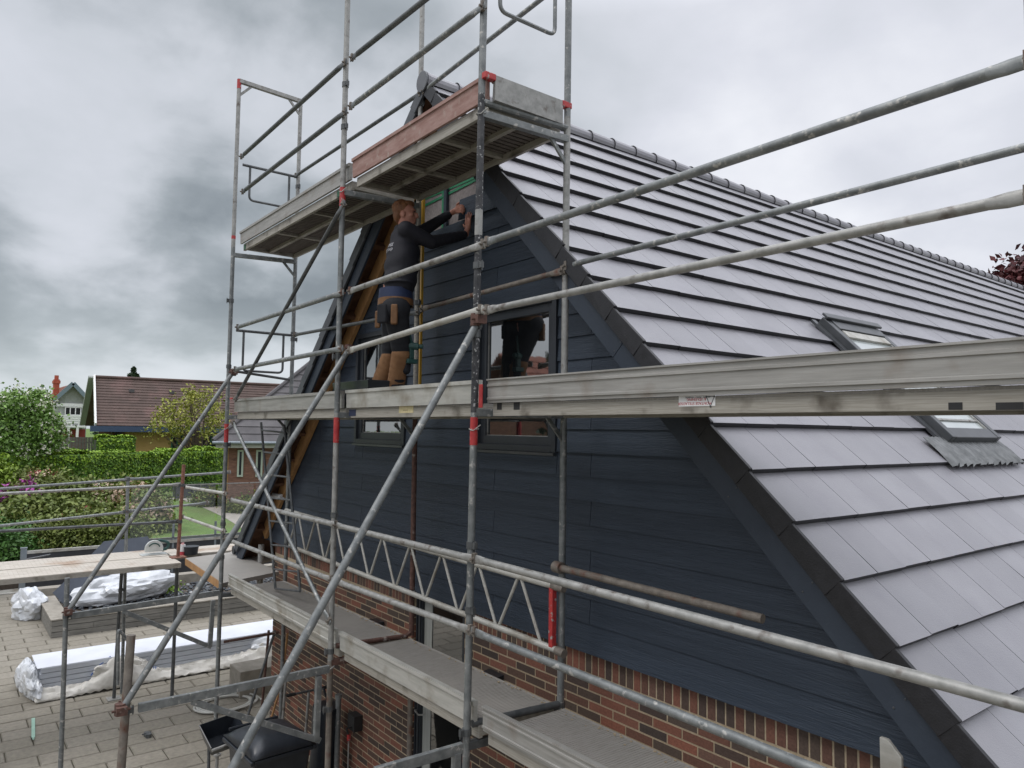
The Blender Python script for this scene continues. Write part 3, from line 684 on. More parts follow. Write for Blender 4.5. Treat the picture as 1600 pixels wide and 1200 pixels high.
for (x0, x1) in ((XA, XB), (XB, XC), (XC, XD)):
    deck(x0+.03, x1-.03, L1, m=deckm); deck(x0+.03, x1-.03, L2, under=True); 
deck(XA+.03, XB-.03, L3, under=True); deck(XB+.03, XC-.03, L3, under=True)
toe(XA+.04, XB-.06, L1, alu_p); toe(XB+.02, XC-.06, L1, alu_p, False); toe(XC+.03, XD, L1, alu)
toe(XA+.02, XB-.07, L2, alu, False); toe(XB+.02, XC-.06, L2, alu_p, False); toe(XC+.03, XD+.3, L2, alu, label='long ridged toe board crossing the tiled roof')
toe(XA+.02, XB-.03, L3, alu, False, h=.15); toe(XB+.02, XC-.03, L3, toe_r, False, h=.17, label='red brown toe board under the top rails')
# marks and labels on the deck edge
yb = YO+.0729-.002
def mark(u0, v0, u1, v1, m, name='paint_mark', y=None):
    a, b = PY(u0, v0, YO+.073), PY(u1, v1, YO+.073); y = YO+.0725
    return MB().box((a.x, y-.0015, b.z), (b.x, y+.0, a.z)).build(name, m, sc_)
for u0, u1 in ((777, 784), (803, 812), (1482, 1504), (1556, 1600)): mark(u0, 629, u1, 640, black)
mark(546, 640, 556, 650, mat('blue_paint', (.02, .03, .07)))
yel = mat('yellow_sticker', (.50, .44, .22), (.6, .5, .3), rough=.5, scale=30)
stk = mark(624, 634.5, 646, 645, yel, 'sticker'); mark(1061, 619, 1118, 634, white, 'sticker')
def text(s, size, loc, rot, m, parent, name='lettering', align='CENTER', ext=.0004, sx=1):
    cu = bpy.data.curves.new(name, 'FONT'); cu.body = s; cu.size = size; cu.align_x = align; cu.align_y = 'CENTER'; cu.extrude = ext
    t = bpy.data.objects.new(name, cu); COL.objects.link(t); dg = bpy.context.evaluated_depsgraph_get()
    me = bpy.data.meshes.new_from_object(t.evaluated_get(dg)); bpy.data.objects.remove(t)
    M = Matrix.Translation(V(loc)-rootloc(parent)) @ rot @ Matrix.Diagonal((sx, 1, 1, 1)); me.transform(M)
    return link(name, me, m, parent)
RF = Matrix.Rotation(math.radians(90), 4, 'X')               # reads from outside the gable
RU = RF @ Matrix.Rotation(math.pi, 4, 'Z')                   # the sticker is upside down
c = PY(1085, 630.3, YO+.071); c2 = PY(1088, 624, YO+.071); c3 = PY(1090, 620.6, YO+.071)
inkr = mat('red_ink', (.40, .02, .03)); inkd = mat('dark_ink', (.03, .03, .035)); ys = YO+.0705
text('MONTAGE STILLADSER', .0185, (c.x, ys, c.z), RU, inkr, sc_); text('& UDLEJNING', .0185, (c2.x, ys, c2.z), RU, inkr, sc_); text('ERHVERV - PRIVAT - UDLEJNING', .010, (c3.x, ys, c3.z), RU, inkd, sc_)
ca = PY(1110, 626.5, YO+.071); q = MB(); tri = [V((0, 0, -.026)), V((-.022, 0, .02)), V((.022, 0, .02))]; ctr = V((ca.x, ys, ca.z))
for i in range(3):
    q.bar(ctr+tri[i], ctr+tri[(i+1) % 3], .0008, .003, side=(0, 1, 0)); q.tube(ctr+tri[i]-V((0, .0006, 0)), ctr+tri[i]+V((0, .0004, 0)), .0045, 8)
q.build('triangle_logo', inkd, sc_)
c = PY(634, 640, YO+.071); MB().box((c.x-.04, ys-.0004, c.z-.006), (c.x+.03, ys, c.z-.003)).build('faded_print', rustd, sc_)
# frame heads (transoms) with knee braces
def transom(po, pi, m=galv_b, kn=True, h=.05, dz=0.0, tub=None):
    po, pi = V(po)+V((0, 0, dz)), V(pi)+V((0, 0, dz)); q = MB(); q.bar(po, pi, .048, h, side=(1, 0, 0))
    if tub: q.tube(po+V((0, 0, tub)), pi+V((0, 0, tub)), .024, 10)
    if kn:
        for a, b in (((po, pi), (pi, po)) if kn == 2 else ((pi, po),)): q.bar(a+(b-a)*.22, a-V((0, 0, .19)), .018, .03, side=(1, 0, 0))
    return q.build('transom', m, sc_, bevel=.003)
at = lambda t, b, z: ext(t, b, z)
transom(at(A_t, A_b, A_t.z-.02), at(Ai_t, Ai_b, Ai_t.z-.02), galv_b, kn=2)
for (t, b, ti, bi) in ((A_t, A_b, Ai_t, Ai_b), (B_t, B_b, Bi_t, Bi_b), (C_t, C_b, Ci_t, Ci_b)):
    for z in (L3-.115, L2-.06): transom(at(t, b, z), at(ti, bi, z), galv, tub=(.085 if t is C_t and z > G+1 else None))
    transom(at(t, b, L1-.115), at(ti, bi, L1-.115), rustd if t is B_t else galv_d, kn=True)
for z in (L2-.06, L1-.115): transom((XD, YO, z), (XD, YI, z))
# brown U tube seen on the lower deck at the middle bay
z = L1+.02; q = MB().path([at(B_t, B_b, z)+V((.02, .04, 0)), at(Bi_t, Bi_b, z)+V((0, -.05, 0)), at(Bi_t, Bi_b, z+.04), at(Bi_t, Bi_b, z+.5)], .022, 10); q.build('frame_tube', rustd, sc_, smooth=True)
z = L1+.01; q = MB().tube(at(C_t, C_b, z)+V((0, .04, 0)), at(Ci_t, Ci_b, z)+V((0, -.02, 0)), .024, 10); q.build('frame_tube', galv_d, sc_, smooth=True)
# end guard frames with rounded loops
def roundpath(pts, r=.06, n=5):
    out = [V(pts[0])]
    for i in range(1, len(pts)-1):
        p, a, b = V(pts[i]), V(pts[i-1]), V(pts[i+1]); da, db = (a-p).normalized(), (b-p).normalized()
        for k in range(n+1):
            t = k/n; out.append(p+da*r*(1-t)**2+db*r*t**2)
    out.append(V(pts[-1])); return out
def endguard(x, zt, zb, zt2=None, bar=True, y0=YO+.12, y1=YI-.12, m=galv):
    q = MB()
    if bar: q.tube((x, YO+.03, zt), (x, YI-.02, zt), .017, 10)
    q.path(roundpath([(x, y0, zt), (x, y0, zb), (x, y1, zb), (x, y1, zt)]), .0145, 8)
    q.build('end_guard', m, sc_, smooth=True)
z = PX(374, 245, XA).z; endguard(-8.95, L3+1.0-.03, L3+.55, m=galv_d)
endguard(-8.97, L2+.98, L2+.5, m=galv_d)
MB().tube((XA+.02, YO+.02, L2+.49), (XA+.02, YI, L2+.42), .016, 10).build('guard_rail', galv_d, sc_, smooth=True)
endguard(-3.87, L3+1.1, L3+.62, m=galv, bar=True)
# end toe board with red handles at the top right corner
a, b = PX(768, 135, XC+.02), PX(884, 175, XC+.02)
q = MB(); q.prism([(XC-.005, L3-.02), (XC+.004, L3+.10), (XC-.012, L3+.105), (XC-.012, L3+.15), (XC+.028, L3+.15), (XC+.028, L3-.02)], 'y', YO+.07, YI-.06); q.build('end_toe_board', galv_b, sc_, auto=30)
for y, s_ in ((YO+.075, -1), (YI-.065, 1)): q = MB(); q.prism([(XC-.016, L3+.11), (XC-.016, L3+.155), (XC+.032, L3+.155), (XC+.032, L3+.11)], 'y', min(y, y+s_*.09), max(y, y+s_*.09)); q.build('red_handle', red, sc_, bevel=.006)
for x, z in ((XA+.02, L2+.16), (XC+.03, L2+.06)):
    MB().box((x-.03, YO-.006, z-.09 if x > -5 else z-.01), (x+.004 if x > -5 else x+.07, YO+.004, z+.06 if x > -5 else z+.01)).build('red_clip', red, sc_, bevel=.002)
for x in (XB-.35, XA+.08): MB().box((x, YO+.068, L3-.078), (x+.06, YO+.0715, L3-.02)).build('green_mark', edge_green, sc_)
# wire ties on the standards
for (t, b, z) in ((C_t, C_b, L3-.12), (C_t, C_b, L2-.17), (A_t, A_b, L2-.20), (B_t, B_b, L3-.11), (B_t, B_b, L1-.16)):
    p = at(t, b, z); pts = [p+V((.031*math.cos(a), .031*math.sin(a), .006*math.sin(a*2))) for a in np.linspace(0, 5.6, 14)]+[p+V((.06, .01, .03))]
    MB().path(pts, .0035, 6).build('wire_tie', galv_b, sc_, smooth=True)
# lattice beam against the cladding
lat = MB(); yl = YI-.055
t0, t1 = PY(447, 797, yl), PY(866, 916, yl); b0, b1 = PY(453, 853, yl), PY(872, 1017, yl)
zt_, zb_ = (t0.z+t1.z)/2, (b0.z+b1.z)/2
lat.tube((t0.x, yl, t0.z), (t1.x, yl, t1.z), .0235, 12); lat.tube((b0.x+.02, yl, b0.z), (b1.x+.05, yl, b1.z), .0235, 12)
n = 18; X0, X1 = t0.x+.12, t1.x-.12
for i in range(n):
    xa, xb_ = X0+(X1-X0)*i/n, X0+(X1-X0)*(i+1)/n
    f = lambda x, a, b: a.z+(b.z-a.z)*(x-a.x)/(b.x-a.x)
    up_ = i % 2 == 0
    lat.tube((xa+.012, yl, f(xa, b0, b1) if up_ else f(xa, t0, t1)), (xb_-.012, yl, f(xb_, t0, t1) if up_ else f(xb_, b0, b1)), .0125, 8)
lo = lat.build('lattice_beam', alu_p, sc_, auto=40)
MB().box((t1.x-.035, yl-.02, b1.z+.01), (t1.x+.005, yl+.02, t1.z-.01)).build('red_end_post', red, lo, bevel=.004)
MB().tube((t1.x+.03, yl, b1.z), (t1.x+.11, yl, b1.z-.005), .030, 12).build('end_coupler', steel_t, lo, smooth=True)
MB().tube((t1.x-.02, yl, t1.z), (t1.x+.10, yl, t1.z-.003), .026, 12).build('end_coupler', steel_t, lo, smooth=True)
# short loose tube clamped to the inner standard
lt0, lt1 = PY(867, 885, YI-.05), PY(1192, 967, YI-.05)
o = MB().tube(lt0, lt1, .0242, 14); o.tube(lt1-V((.001, 0, 0)), lt1+V((.001, 0, 0)), .02, 12); o = o.build('clamped_tube', steel_t, sc_, 'short rusty tube clamped in front of the cladding', smooth=True)
MB().tube(lt0+V((.0, 0, 0)), lt0+V((.07, 0, -.002)), .04, 12).build('clamp', steel_t, o, auto=35)
# ================================================================ ladder between the decks
la = thing('ladder', (-8.3, -.7, L1), 'narrow grey steel ladder hanging from the middle deck to the lowest deck', 'ladder')
yl_ = -.62
a0, a1, b0_, b1_ = PY(408, 660, yl_), PY(430, 930, yl_), PY(444, 664, yl_+.0), PY(469, 924, yl_)
a1.z = max(a1.z, L1+.03); b1_.z = max(b1_.z, L1+.03)
MB().tube(a0, a1, .0155, 8).build('rail', galv_d, la, smooth=True); MB().tube(b0_, b1_, .0155, 8).build('rail', galv_d, la, smooth=True)
for t in (.05, .19, .33, .47, .61, .75, .89, 1.0): MB().tube(a0+(a1-a0)*t, b0_+(b1_-b0_)*t, .011, 8).build('rung', galv_d, la, smooth=True)
q = MB(); c = PZ(1163, 1150, L1+.003)
for i in range(70):
    r = abs(random.gauss(0, .05)); a = random.random()*6.28; s = random.uniform(.004, .013); q.obox((c.x+r*1.6*math.cos(a), c.y+r*math.sin(a), L1+.004+s*.5), (s*1.4, s*.3, 0), (-s*.3, s, 0), (0, s*.2, s*.4))
o = single(q, 'debris', mat('dry_leaf_debris', (.12, .075, .06), (.22, .16, .14), rough=.9, scale=30, isl=.3), 'small scatter of dry brown leaves and crumbs on the lowest deck', 'debris', kind='stuff')
q = MB()
for i in range(160):
    x_ = random.uniform(-8.8, -1); s = random.uniform(.002, .006); q.obox((x_, YI-.04-abs(random.gauss(0, .03)), L1+.004+s*.4), (s*1.5, s*.4, 0), (-s*.4, s, 0), (0, 0, s*.5))
single(q, 'mortar_crumbs', mortar, 'pale mortar crumbs along the wall side of the lowest deck', 'debris', kind='stuff')
# ================================================================ side scaffold
s2_ = thing('scaffold', (-11.7, -1, 0), 'low side scaffold with pale plank decks running out to the left over the patio', 'scaffold')
ZW = G-1.90
def slab(x0, x1, y0, y1, z, m, name='deck', label=None, th=.012, fr=.07, frm=grime):
    o = MB().box((x0, y0, z-th), (x1, y1, z)).build(name, m, s2_, label)
    xx = y0+.05; q = MB()
    while xx < y1: q.box((x0+.02, xx, z), (x1-.02, xx+.003, z+.002)); xx += .05
    q.build('anti_slip_rib', m, o)
    q = MB(); q.box((x0, y0, z-fr), (x0+.03, y1, z-th-.0005)); q.box((x1-.03, y0, z-fr), (x1, y1, z-th-.0005)); q.box((x0+.031, y0, z-fr), (x1-.031, y0+.03, z-th-.0005)); q.box((x0+.031, y1-.03, z-fr), (x1-.031, y1, z-th-.0005))
    q.build('deck_frame', frm, o); return o
for y0, y1 in ((-7.2, -4.1), (-4.07, -1.0)):
    slab(-11.68, -11.02, y0, y1, ZW, deckw); slab(-12.40, -11.72, y0, y1, ZW, deckw)
slab(-12.35, -11.70, -.97, 2.1, ZW, deckw)
P_ = [PZ(290, 872, ZW+.03), PZ(348, 911, ZW+.03), PZ(436, 893, ZW+.03), PZ(366, 862, ZW+.03)]
pl = MB(); pl.add([tuple(p) for p in P_]+[(p.x, p.y, p.z-.05) for p in P_], [(0, 1, 2, 3), (7, 6, 5, 4), (0, 4, 5, 1), (1, 5, 6, 2), (2, 6, 7, 3), (3, 7, 4, 0)]); pl.build('corner_board', [deckm], s2_, 'wide grey board bridging the corner')
MB().bar(P_[0]-V((0, 0, .05)), P_[1]-V((0, 0, .05)), .012, .09, side=(1, 0, 0)).build('edge_board', wood, s2_, 'orange wooden edge under the corner board')
P_ = [PZ(360, 862, ZW+.01), PZ(392, 880, ZW+.01), PZ(436, 872, ZW+.01), PZ(436, 852, ZW+.01)]
MB().add([tuple(p) for p in P_]+[(p.x, p.y, p.z-.03) for p in P_], [(0, 1, 2, 3), (7, 6, 5, 4), (0, 4, 5, 1), (1, 5, 6, 2), (2, 6, 7, 3), (3, 7, 4, 0)]).build('plank', deckw, s2_)
rp = PZ(278, 871, ZW); rp_t = PX(287, 726, rp.x)
o = standard(rp_t, V((rp.x, rp.y, ZW+.01)), rust, 'short rusty red post standing on the pale planks', nodes=[(PX(284, 758, rp.x).z, (0, -1, 0)), (PX(280, 815, rp.x).z, (0, -1, 0))], root=s2_)
MB().box((rp.x-.1, rp.y-.1, ZW+.0022), (rp.x+.1, rp.y+.1, ZW+.012)).build('base_plate', rust, s2_)
standard(V((rp.x-.02, rp.y, ZW-.09)), V((rp.x-.02, rp.y, .02)), galv_d, root=s2_)
gp = PZ(200, 862, ZW); gt_ = PX(200, 745, gp.x)
standard(gt_, V((gp.x, gp.y, .02)), galv, root=s2_, nodes=[(PX(200, 749, gp.x).z, (0, -1, 0)), (PX(200, 799, gp.x).z, (0, -1, 0))])
gq = PZ(178, 1090, .02); gq_t = PX(190, 895, gq.x); standard(gq_t, gq, galv_d, 'dark post under the planks', root=s2_, nodes=[(gq_t.z-.25, (0, 1, 0))])
MB().box((gq.x-.09, gq.y-.09, .004), (gq.x+.09, gq.y+.09, .014)).build('base_plate', galv_b, s2_)
def RX(a, b, x, m=galv, **k): return rail(PX(*a, x), PX(*b, x), m, parent=s2_, **k)
RX((-260, 783), (200, 749), gp.x, galv, ends=(0, 0)); RX((200, 749), (356, 738), gp.x, galv)
RX((-260, 785), (281, 757), rp.x, galv_b, ends=(0, 1))
RX((-260, 850), (197, 800), gp.x, galv, ends=(0, 1)); RX((200, 799), (322, 786), gp.x, galv)
RX((-260, 844), (275, 815), rp.x, galv_d, ends=(0, 1))
rail(PX(290, 761, rp.x), PY(352, 771, YO-.03), alu_p, parent=s2_); rail(PX(287, 808, rp.x), PY(350, 830, YO-.03), alu_p, parent=s2_)
a, b = PX(186, 984, -9.6), PX(202, 1003, -9.6)
MB().path(roundpath([PX(184, 1090-20, -9.6), PX(185, 983, -9.6), PX(201, 1002, -9.6), PX(200, 1060, -9.6)], .04), .019, 8).build('frame_tube', galv, s2_, smooth=True)
# small trestle tubes under the lowest deck near the corner
for p, q_, m in ((PX(430, 985, -9.2), PX(385, 1125, -9.2), galv_d), (PX(420, 985, -9.4), PX(408, 1120, -9.4), rustd), (PX(350, 1003, -9.1), PX(436, 988, -9.1), rustd)):
    MB().tube(p, q_, .017, 8).build('prop_tube', m, s2_, smooth=True)
# ================================================================ things on the patio and decks
def crumple(name, c, rad, m, label, cat, seed=1, rot=0, amp=.16, sub=4, flat=.15, group=None, fr=3.0):
    bm = bmesh.new(); bmesh.ops.create_icosphere(bm, subdivisions=sub, radius=1)
    R = Matrix.Rotation(rot, 3, 'Z')
    for v in bm.verts:
        p = v.co.copy(); o = V((seed*7.1, seed*3.3, seed))
        r = 1+amp*1.6*noise.noise(p*1.1+o)+amp*.55*(abs(noise.noise(p*fr*.6+o))*2-.5)+amp*.45*(abs(noise.noise(V((p.x+p.z*.8, p.y*.4-p.z*.3, p.z*.5))*fr*1.5+o))*2-.5)+amp*.10*(abs(noise.noise(p*fr*3.3+o))*2-.5)
        q = V((p.x*r*rad[0], p.y*r*rad[1], p.z*r*rad[2]))
        if q.z < -rad[2]*.72: q.z = -rad[2]*.72+(q.z+rad[2]*.72)*.05
        v.co = R @ q+V(c)+V((0, 0, rad[2]*.72+.004))
    me = bpy.data.meshes.new(name); bm.to_mesh(me); bm.free()
    o = link(name, me, m); me.polygons.foreach_set('use_smooth', [True]*len(me.polygons)); me.set_sharp_from_angle(angle=math.radians(17))
    return top(o, label, cat, group) if cat else o
# wrapped stack of boards
nx0 = PZ(45, 1093, 0); pz_t = .42
pk = thing('board_stack', (nx0.x, nx0.y, 0), 'long stack of grey boards under a white sheet half wrapped in torn plastic', 'boards')
xn = -12.95; xf = xn-.82; y0, y1 = -2.42, 2.3
for k in range(4):
    z = .10+k*.078; q = MB()
    for j in range(4): q.box((xf+.012*random.random()+j*.2, y0+.03*random.random(), z), (xf+.196+j*.2+.004*random.random(), y1, z+.070))
    q.build('board_layer', board_g, pk, bevel=.003)
MB().box((xf-.01, y0-.02, z+.072), (xn-.03, y1+.02, z+.080)).build('cover_sheet', board_w, pk)
for yy in (y0+.02, -.6, 1.2): MB().box((xf, yy, .012), (xn+.05, yy+.09, .085)).build('bearer', wood, pk)
def filmstrip(x0, y0, y1, w, h, seed, m, nm='plastic_wrap', hump=None):
    n, k = 90, 16; vs = []
    for i in range(n+1):
        y = y0+(y1-y0)*i/n
        for j in range(k+1):
            t = j/k; hh = (hump(y) if hump else h)
            x = x0+w*t-w*.3*math.sin(t*3.1)*noise.noise(V((y*2, seed, 0)))
            zz_ = .012+hh*math.sin(math.pi*min(1, (1-t)*1.0)*.9)*(1+.5*noise.noise(V((y*3.1, t*3, seed))))+.035*abs(noise.noise(V((y*9, t*7, seed+3))))*2
            vs.append((x, y+.04*noise.noise(V((y*4, t*4, seed+9))), zz_))
    fs = [(i*(k+1)+j, i*(k+1)+j+1, (i+1)*(k+1)+j+1, (i+1)*(k+1)+j) for i in range(n) for j in range(k)]
    o = MB().add(vs, fs).build(nm, m, pk, smooth=True); md = o.modifiers.new('s', 'SOLIDIFY'); md.thickness = .003; return o
filmstrip(xn-.02, y0-.05, y1, .30, .12, 2, film, hump=lambda y: .10+.26*math.exp(-((y+1.35)/.33)**2)+.22*math.exp(-((y-1.2)/.5)**2))
for (cx_, cy_, r, sd_) in ((xn-.25, y0-.06, (.42, .12, .22), 3), (xf+.25, y0-.10, (.35, .14, .23), 5), (xn+.02, -1.35, (.16, .42, .22), 8), (xn-.05, 1.25, (.28, .55, .24), 11), (xn+.0, .0, (.10, .8, .08), 14)):
    o = crumple('plastic_wrap', (cx_, cy_, 0), r, plast if sd_ in (3, 5, 11) else film, None, None, seed=sd_, amp=.24)
    o.parent = pk; o.data.transform(Matrix.Translation(-V((nx0.x, nx0.y, 0))))
blue = mat('blue_print', (.06, .13, .36), rough=.5)
q = MB()
for i in range(6): y = -1.05+.035*i; q.tube((xn+.16, y, .10+.02*(i % 2)), (xn+.10, y+.02, .20), .006, 5)
q.path([(xn+.02, -1.75, .20), (xn-.02, -1.62, .33), (xn-.05, -1.48, .42)], .010, 5); q.build('blue_print', blue, pk)
crumple('plastic_sack', PZ(45, 968, 0)+V((-.15, .0, 0)), (.42, .30, .36), plast, 'white crumpled plastic sack slumped beside the raised bed corner', 'sack', seed=21, rot=.4, amp=.22)
crumple('plastic_sack', PZ(165, 947, .30)+V((-.35, .35, -.0)), (.38, .95, .34), plast, 'long white plastic sack lying on the raised bed of dark pebbles', 'sack', seed=26, rot=.05, amp=.22)
# raised bed
bed = thing('raised_bed', (-16.6, 0, 0), 'low raised bed of grey sleepers filled with dark pebbles', 'raised bed')
yb0 = PZ(80, 1000, 0).y; xb = -16.35
q = MB()
for k in range(3):
    y = yb0-.3*k*0
    while y < 6: q.box((xb-.12-.01*(k % 2), y+.004, k*.105+.002), (xb+.004*(k % 2), min(y+1.2-(.5 if k == 1 and y == yb0 else 0), 6), k*.105+.098)); y += 1.2-(.5 if k == 1 and y == yb0 else 0)
    q.box((-18.6, yb0, k*.105+.002), (xb-.13, yb0+.12, k*.105+.098))
q.build('sleeper', timber, bed, bevel=.006)
q = MB(); q.box((xb-.36, yb0-.01, .317), (xb+.01, 6, .345)); q.box((-18.65, yb0-.01, .317), (xb-.365, yb0+.30, .345)); q.box((-18.95, yb0, .0), (-18.66, 6, .50)); q.build('coping', concrete, bed, bevel=.005)
MB().box((-18.65, yb0+.31, .2), (xb-.37, 6, .27)).build('earth', soil, bed)
q = MB()
for i in range(1500):
    x, y = random.uniform(-18.6, xb-.4), random.uniform(yb0+.35, 4.6); r = random.uniform(.022, .055)
    q.ball((x, y, .275+random.uniform(0, .03)), r, r*random.uniform(.6, 1), r*random.uniform(.5, .8), n=6, m=4, rot=Matrix.Rotation(random.random()*3, 3, 'Z'))
o = q.build('pebbles', pebble, bed, auto=60); o['kind'] = 'stuff'
leaf_y = mat('weed_leaf', (.16, .28, .03), (.24, .36, .05), rough=.6, isl=.2)
wp = PZ(260, 925, .3); soup_c = rng.normal(size=(260, 3))*[.12, .16, .07]+[wp.x, wp.y, .38]
wd_ = thing('weed', (wp.x, wp.y, .28), 'small bright green weed growing among the dark pebbles', 'plant'); soup('leaves', soup_c, .04, leaf_y, wd_)
MB().tube((wp.x, wp.y, .26), (wp.x, wp.y, .42), .006, 6).build('stem', leaf_y, wd_)
# leaning slate sheet
pts = [(83, 928), (112, 903), (168, 850), (238, 842), (264, 898), (238, 930), (225, 944), (104, 948)]
xs = -17.5; q = MB(); ps = [PX(u, v, xs+.15*(i % 2)*0) for i, (u, v) in enumerate(pts)]; ps = [V((xs-(p.z-.3)*.35, p.y, p.z)) for p in ps]
q.add([tuple(p) for p in ps]+[(p.x-.008, p.y, p.z) for p in ps], [tuple(range(8)), tuple(range(15, 7, -1))]+[(i, (i+1) % 8, 8+(i+1) % 8, 8+i) for i in range(8)])
single(q, 'slate_sheet', panelb, 'blue grey flat sheet leaning over the raised bed behind the planks', 'sheet')
# dark screen fence and glass screen
pb = PZ(33, 938, 0); xp = pb.x
fn = thing('screen_fence', (xp, pb.y, 0), 'dark panel screen fence with grey end post beyond the patio', 'fence')
pt_ = PX(37, 857, xp)
q = MB().box((xp-.04, pb.y-.06, 0), (xp+.04, pb.y+.06, pt_.z)); q.box((xp-.05, pb.y-.07, pt_.z+.0), (xp+.05, pb.y+.07, pt_.z+.02)); q.build('post', postg, fn, bevel=.004)
r_ = PX(205, 845, xp); y2 = 5.5
MB().box((xp-.03, pb.y+.062, pt_.z-.13), (xp+.03, y2, pt_.z-.06)).build('top_rail', alu_p, fn, bevel=.004)
MB().box((xp-.015, pb.y+.062, .05), (xp+.015, y2, pt_.z-.132)).build('panel', panelm, fn)
a, b = PX(45, 867, xp+.03), PX(75, 880, xp+.03)
single(MB().obox(PX(60, 870, xp+.4), (0, .22, .03), (.12, 0, .03), (0, .0, .004)), 'sheet_offcut', board_g, 'small pale grey offcut lying in front of the dark screen', 'offcut')
single(MB().box((-21.3, -3.75, .35), (-20.9, -2.7, .85)).box((-21.28, -3.73, 1.2), (-20.92, -2.7, 1.78)), 'planter_box', panelm, 'dark square planter at the left edge of the garden', 'planter', bevel=.01)
gs = thing('glass_screen', (xp, 1, 0), 'clear glass windbreak with thin posts in front of the lawn', 'glass screen')
gm_ = bpy.data.materials.new('clear_glass'); gm_.use_nodes = True; b_ = gm_.node_tree.nodes['Principled BSDF']; b_.inputs['Base Color'].default_value = (.55, .6, .6, 1); b_.inputs['Roughness'].default_value = .08; b_.inputs['Alpha'].default_value = .06
gf = bpy.data.materials.new('frosted_glass'); gf.use_nodes = True; b_ = gf.node_tree.nodes['Principled BSDF']; b_.inputs['Base Color'].default_value = (.20, .22, .235, 1); b_.inputs['Roughness'].default_value = .4; b_.inputs['Alpha'].default_value = .8
yA, yB = PX(202, 800, xp).y, PX(440, 800, xp).y; zT = PX(300, 758, xp).z; zM = PX(300, 838, xp).z
k = 0
edges = [yA+(yB-yA)*t for t in (0, .27, .54, .8, 1)]
for a, b in zip(edges[:-1], edges[1:]):
    MB().box((xp-.005, a+.03, zM+.02), (xp+.005, b-.03, zT)).build('glass_pane', gm_, gs)
    MB().box((xp-.006, a+.03, .5), (xp+.006, b-.03, zM)).build('lower_panel', gf, gs)
for y in edges[1:]: MB().box((xp-.02, y-.025, .3), (xp+.02, y+.025, zM+.35)).build('post', postg, gs)
MB().box((xp-.02, yA, zT), (xp+.02, yB, zT+.025)).build('top_rail', galv_b, gs)
MB().box((xp-.02, yA, zM+.0), (xp+.02, yB, zM+.018)).build('middle_rail', galv_b, gs)
# circular saw on the planks
sp_ = PZ(239, 866, ZW+.003)
sw = thing('circular_saw', tuple(sp_), 'white and dark green circular saw resting on the pale planks', 'power tool')
gr = mat('dark_green_plastic', (.012, .05, .045), (.02, .07, .06), rough=.4); wh = mat('cast_guard', (.5, .52, .5), (.62, .64, .62), rough=.35, metal=.3)
x0, y_, z0 = sp_.x, sp_.y, ZW+.004
MB().box((x0-.10, y_-.17, z0), (x0+.10, y_+.18, z0+.006)).build('base_plate', wh, sw)
q = MB(); pts = [(y_+.125*math.cos(a), z0+.085+.125*math.sin(a)) for a in [math.radians(-20+220*i/16) for i in range(17)]]; q.prism(pts, 'x', x0+.02, x0+.062); q.build('blade_guard', wh, sw, bevel=.006)
MB().path([(x0+.064, y_+.08*math.cos(a), z0+.085+.08*math.sin(a)) for a in [math.radians(20+130*i/10) for i in range(11)]], .009, 6).build('guard_slot', gr, sw, smooth=True)
MB().tube((x0-.09, y_, z0+.09), (x0+.018, y_, z0+.09), .05, 14).build('motor', gr, sw, auto=40)
MB().path(roundpath([(x0-.02, y_+.02, z0+.12), (x0-.02, y_+.08, z0+.20), (x0-.02, y_+.22, z0+.15), (x0-.02, y_+.2, z0+.06), (x0-.02, y_+.08, z0+.05)], .04), .022, 8).build('handle', gr, sw, smooth=True)
MB().path([(x0-.02, y_+.2, z0+.06), (x0, y_+.3, z0+.06), (x0+.04, y_+.4, z0+.01), (x0+.1, y_+.5, z0+.008)], .008, 6).build('cable', black, sw, smooth=True)
cp_ = PZ(298, 866, ZW+.003)
q = MB().tube((cp_.x, cp_.y, ZW+.003), (cp_.x, cp_.y, ZW+.12), .095, 18, r2=.11); q.tube((cp_.x, cp_.y, ZW+.115), (cp_.x, cp_.y, ZW+.1215), .115, 18)
single(q, 'bucket', anth, 'small dark grey bucket behind the rusty post', 'bucket', auto=40)
cn = PZ(285, 867, ZW+.003); bt = thing('spray_can', tuple(cn), 'white and red can standing beside the rusty post', 'can')
MB().tube(cn, cn+V((0, 0, .11)), .035, 14).build('body', mat('can_red', (.55, .06, .08)), bt, auto=40); MB().tube(cn+V((0, 0, .0501)), cn+V((0, 0, .15)), .036, 14).build('upper_body', white, bt, auto=40); MB().tube(cn+V((0, 0, .151)), cn+V((0, 0, .175)), .02, 10).build('cap', mat('cap_pink', (.6, .3, .3)), bt, auto=40)
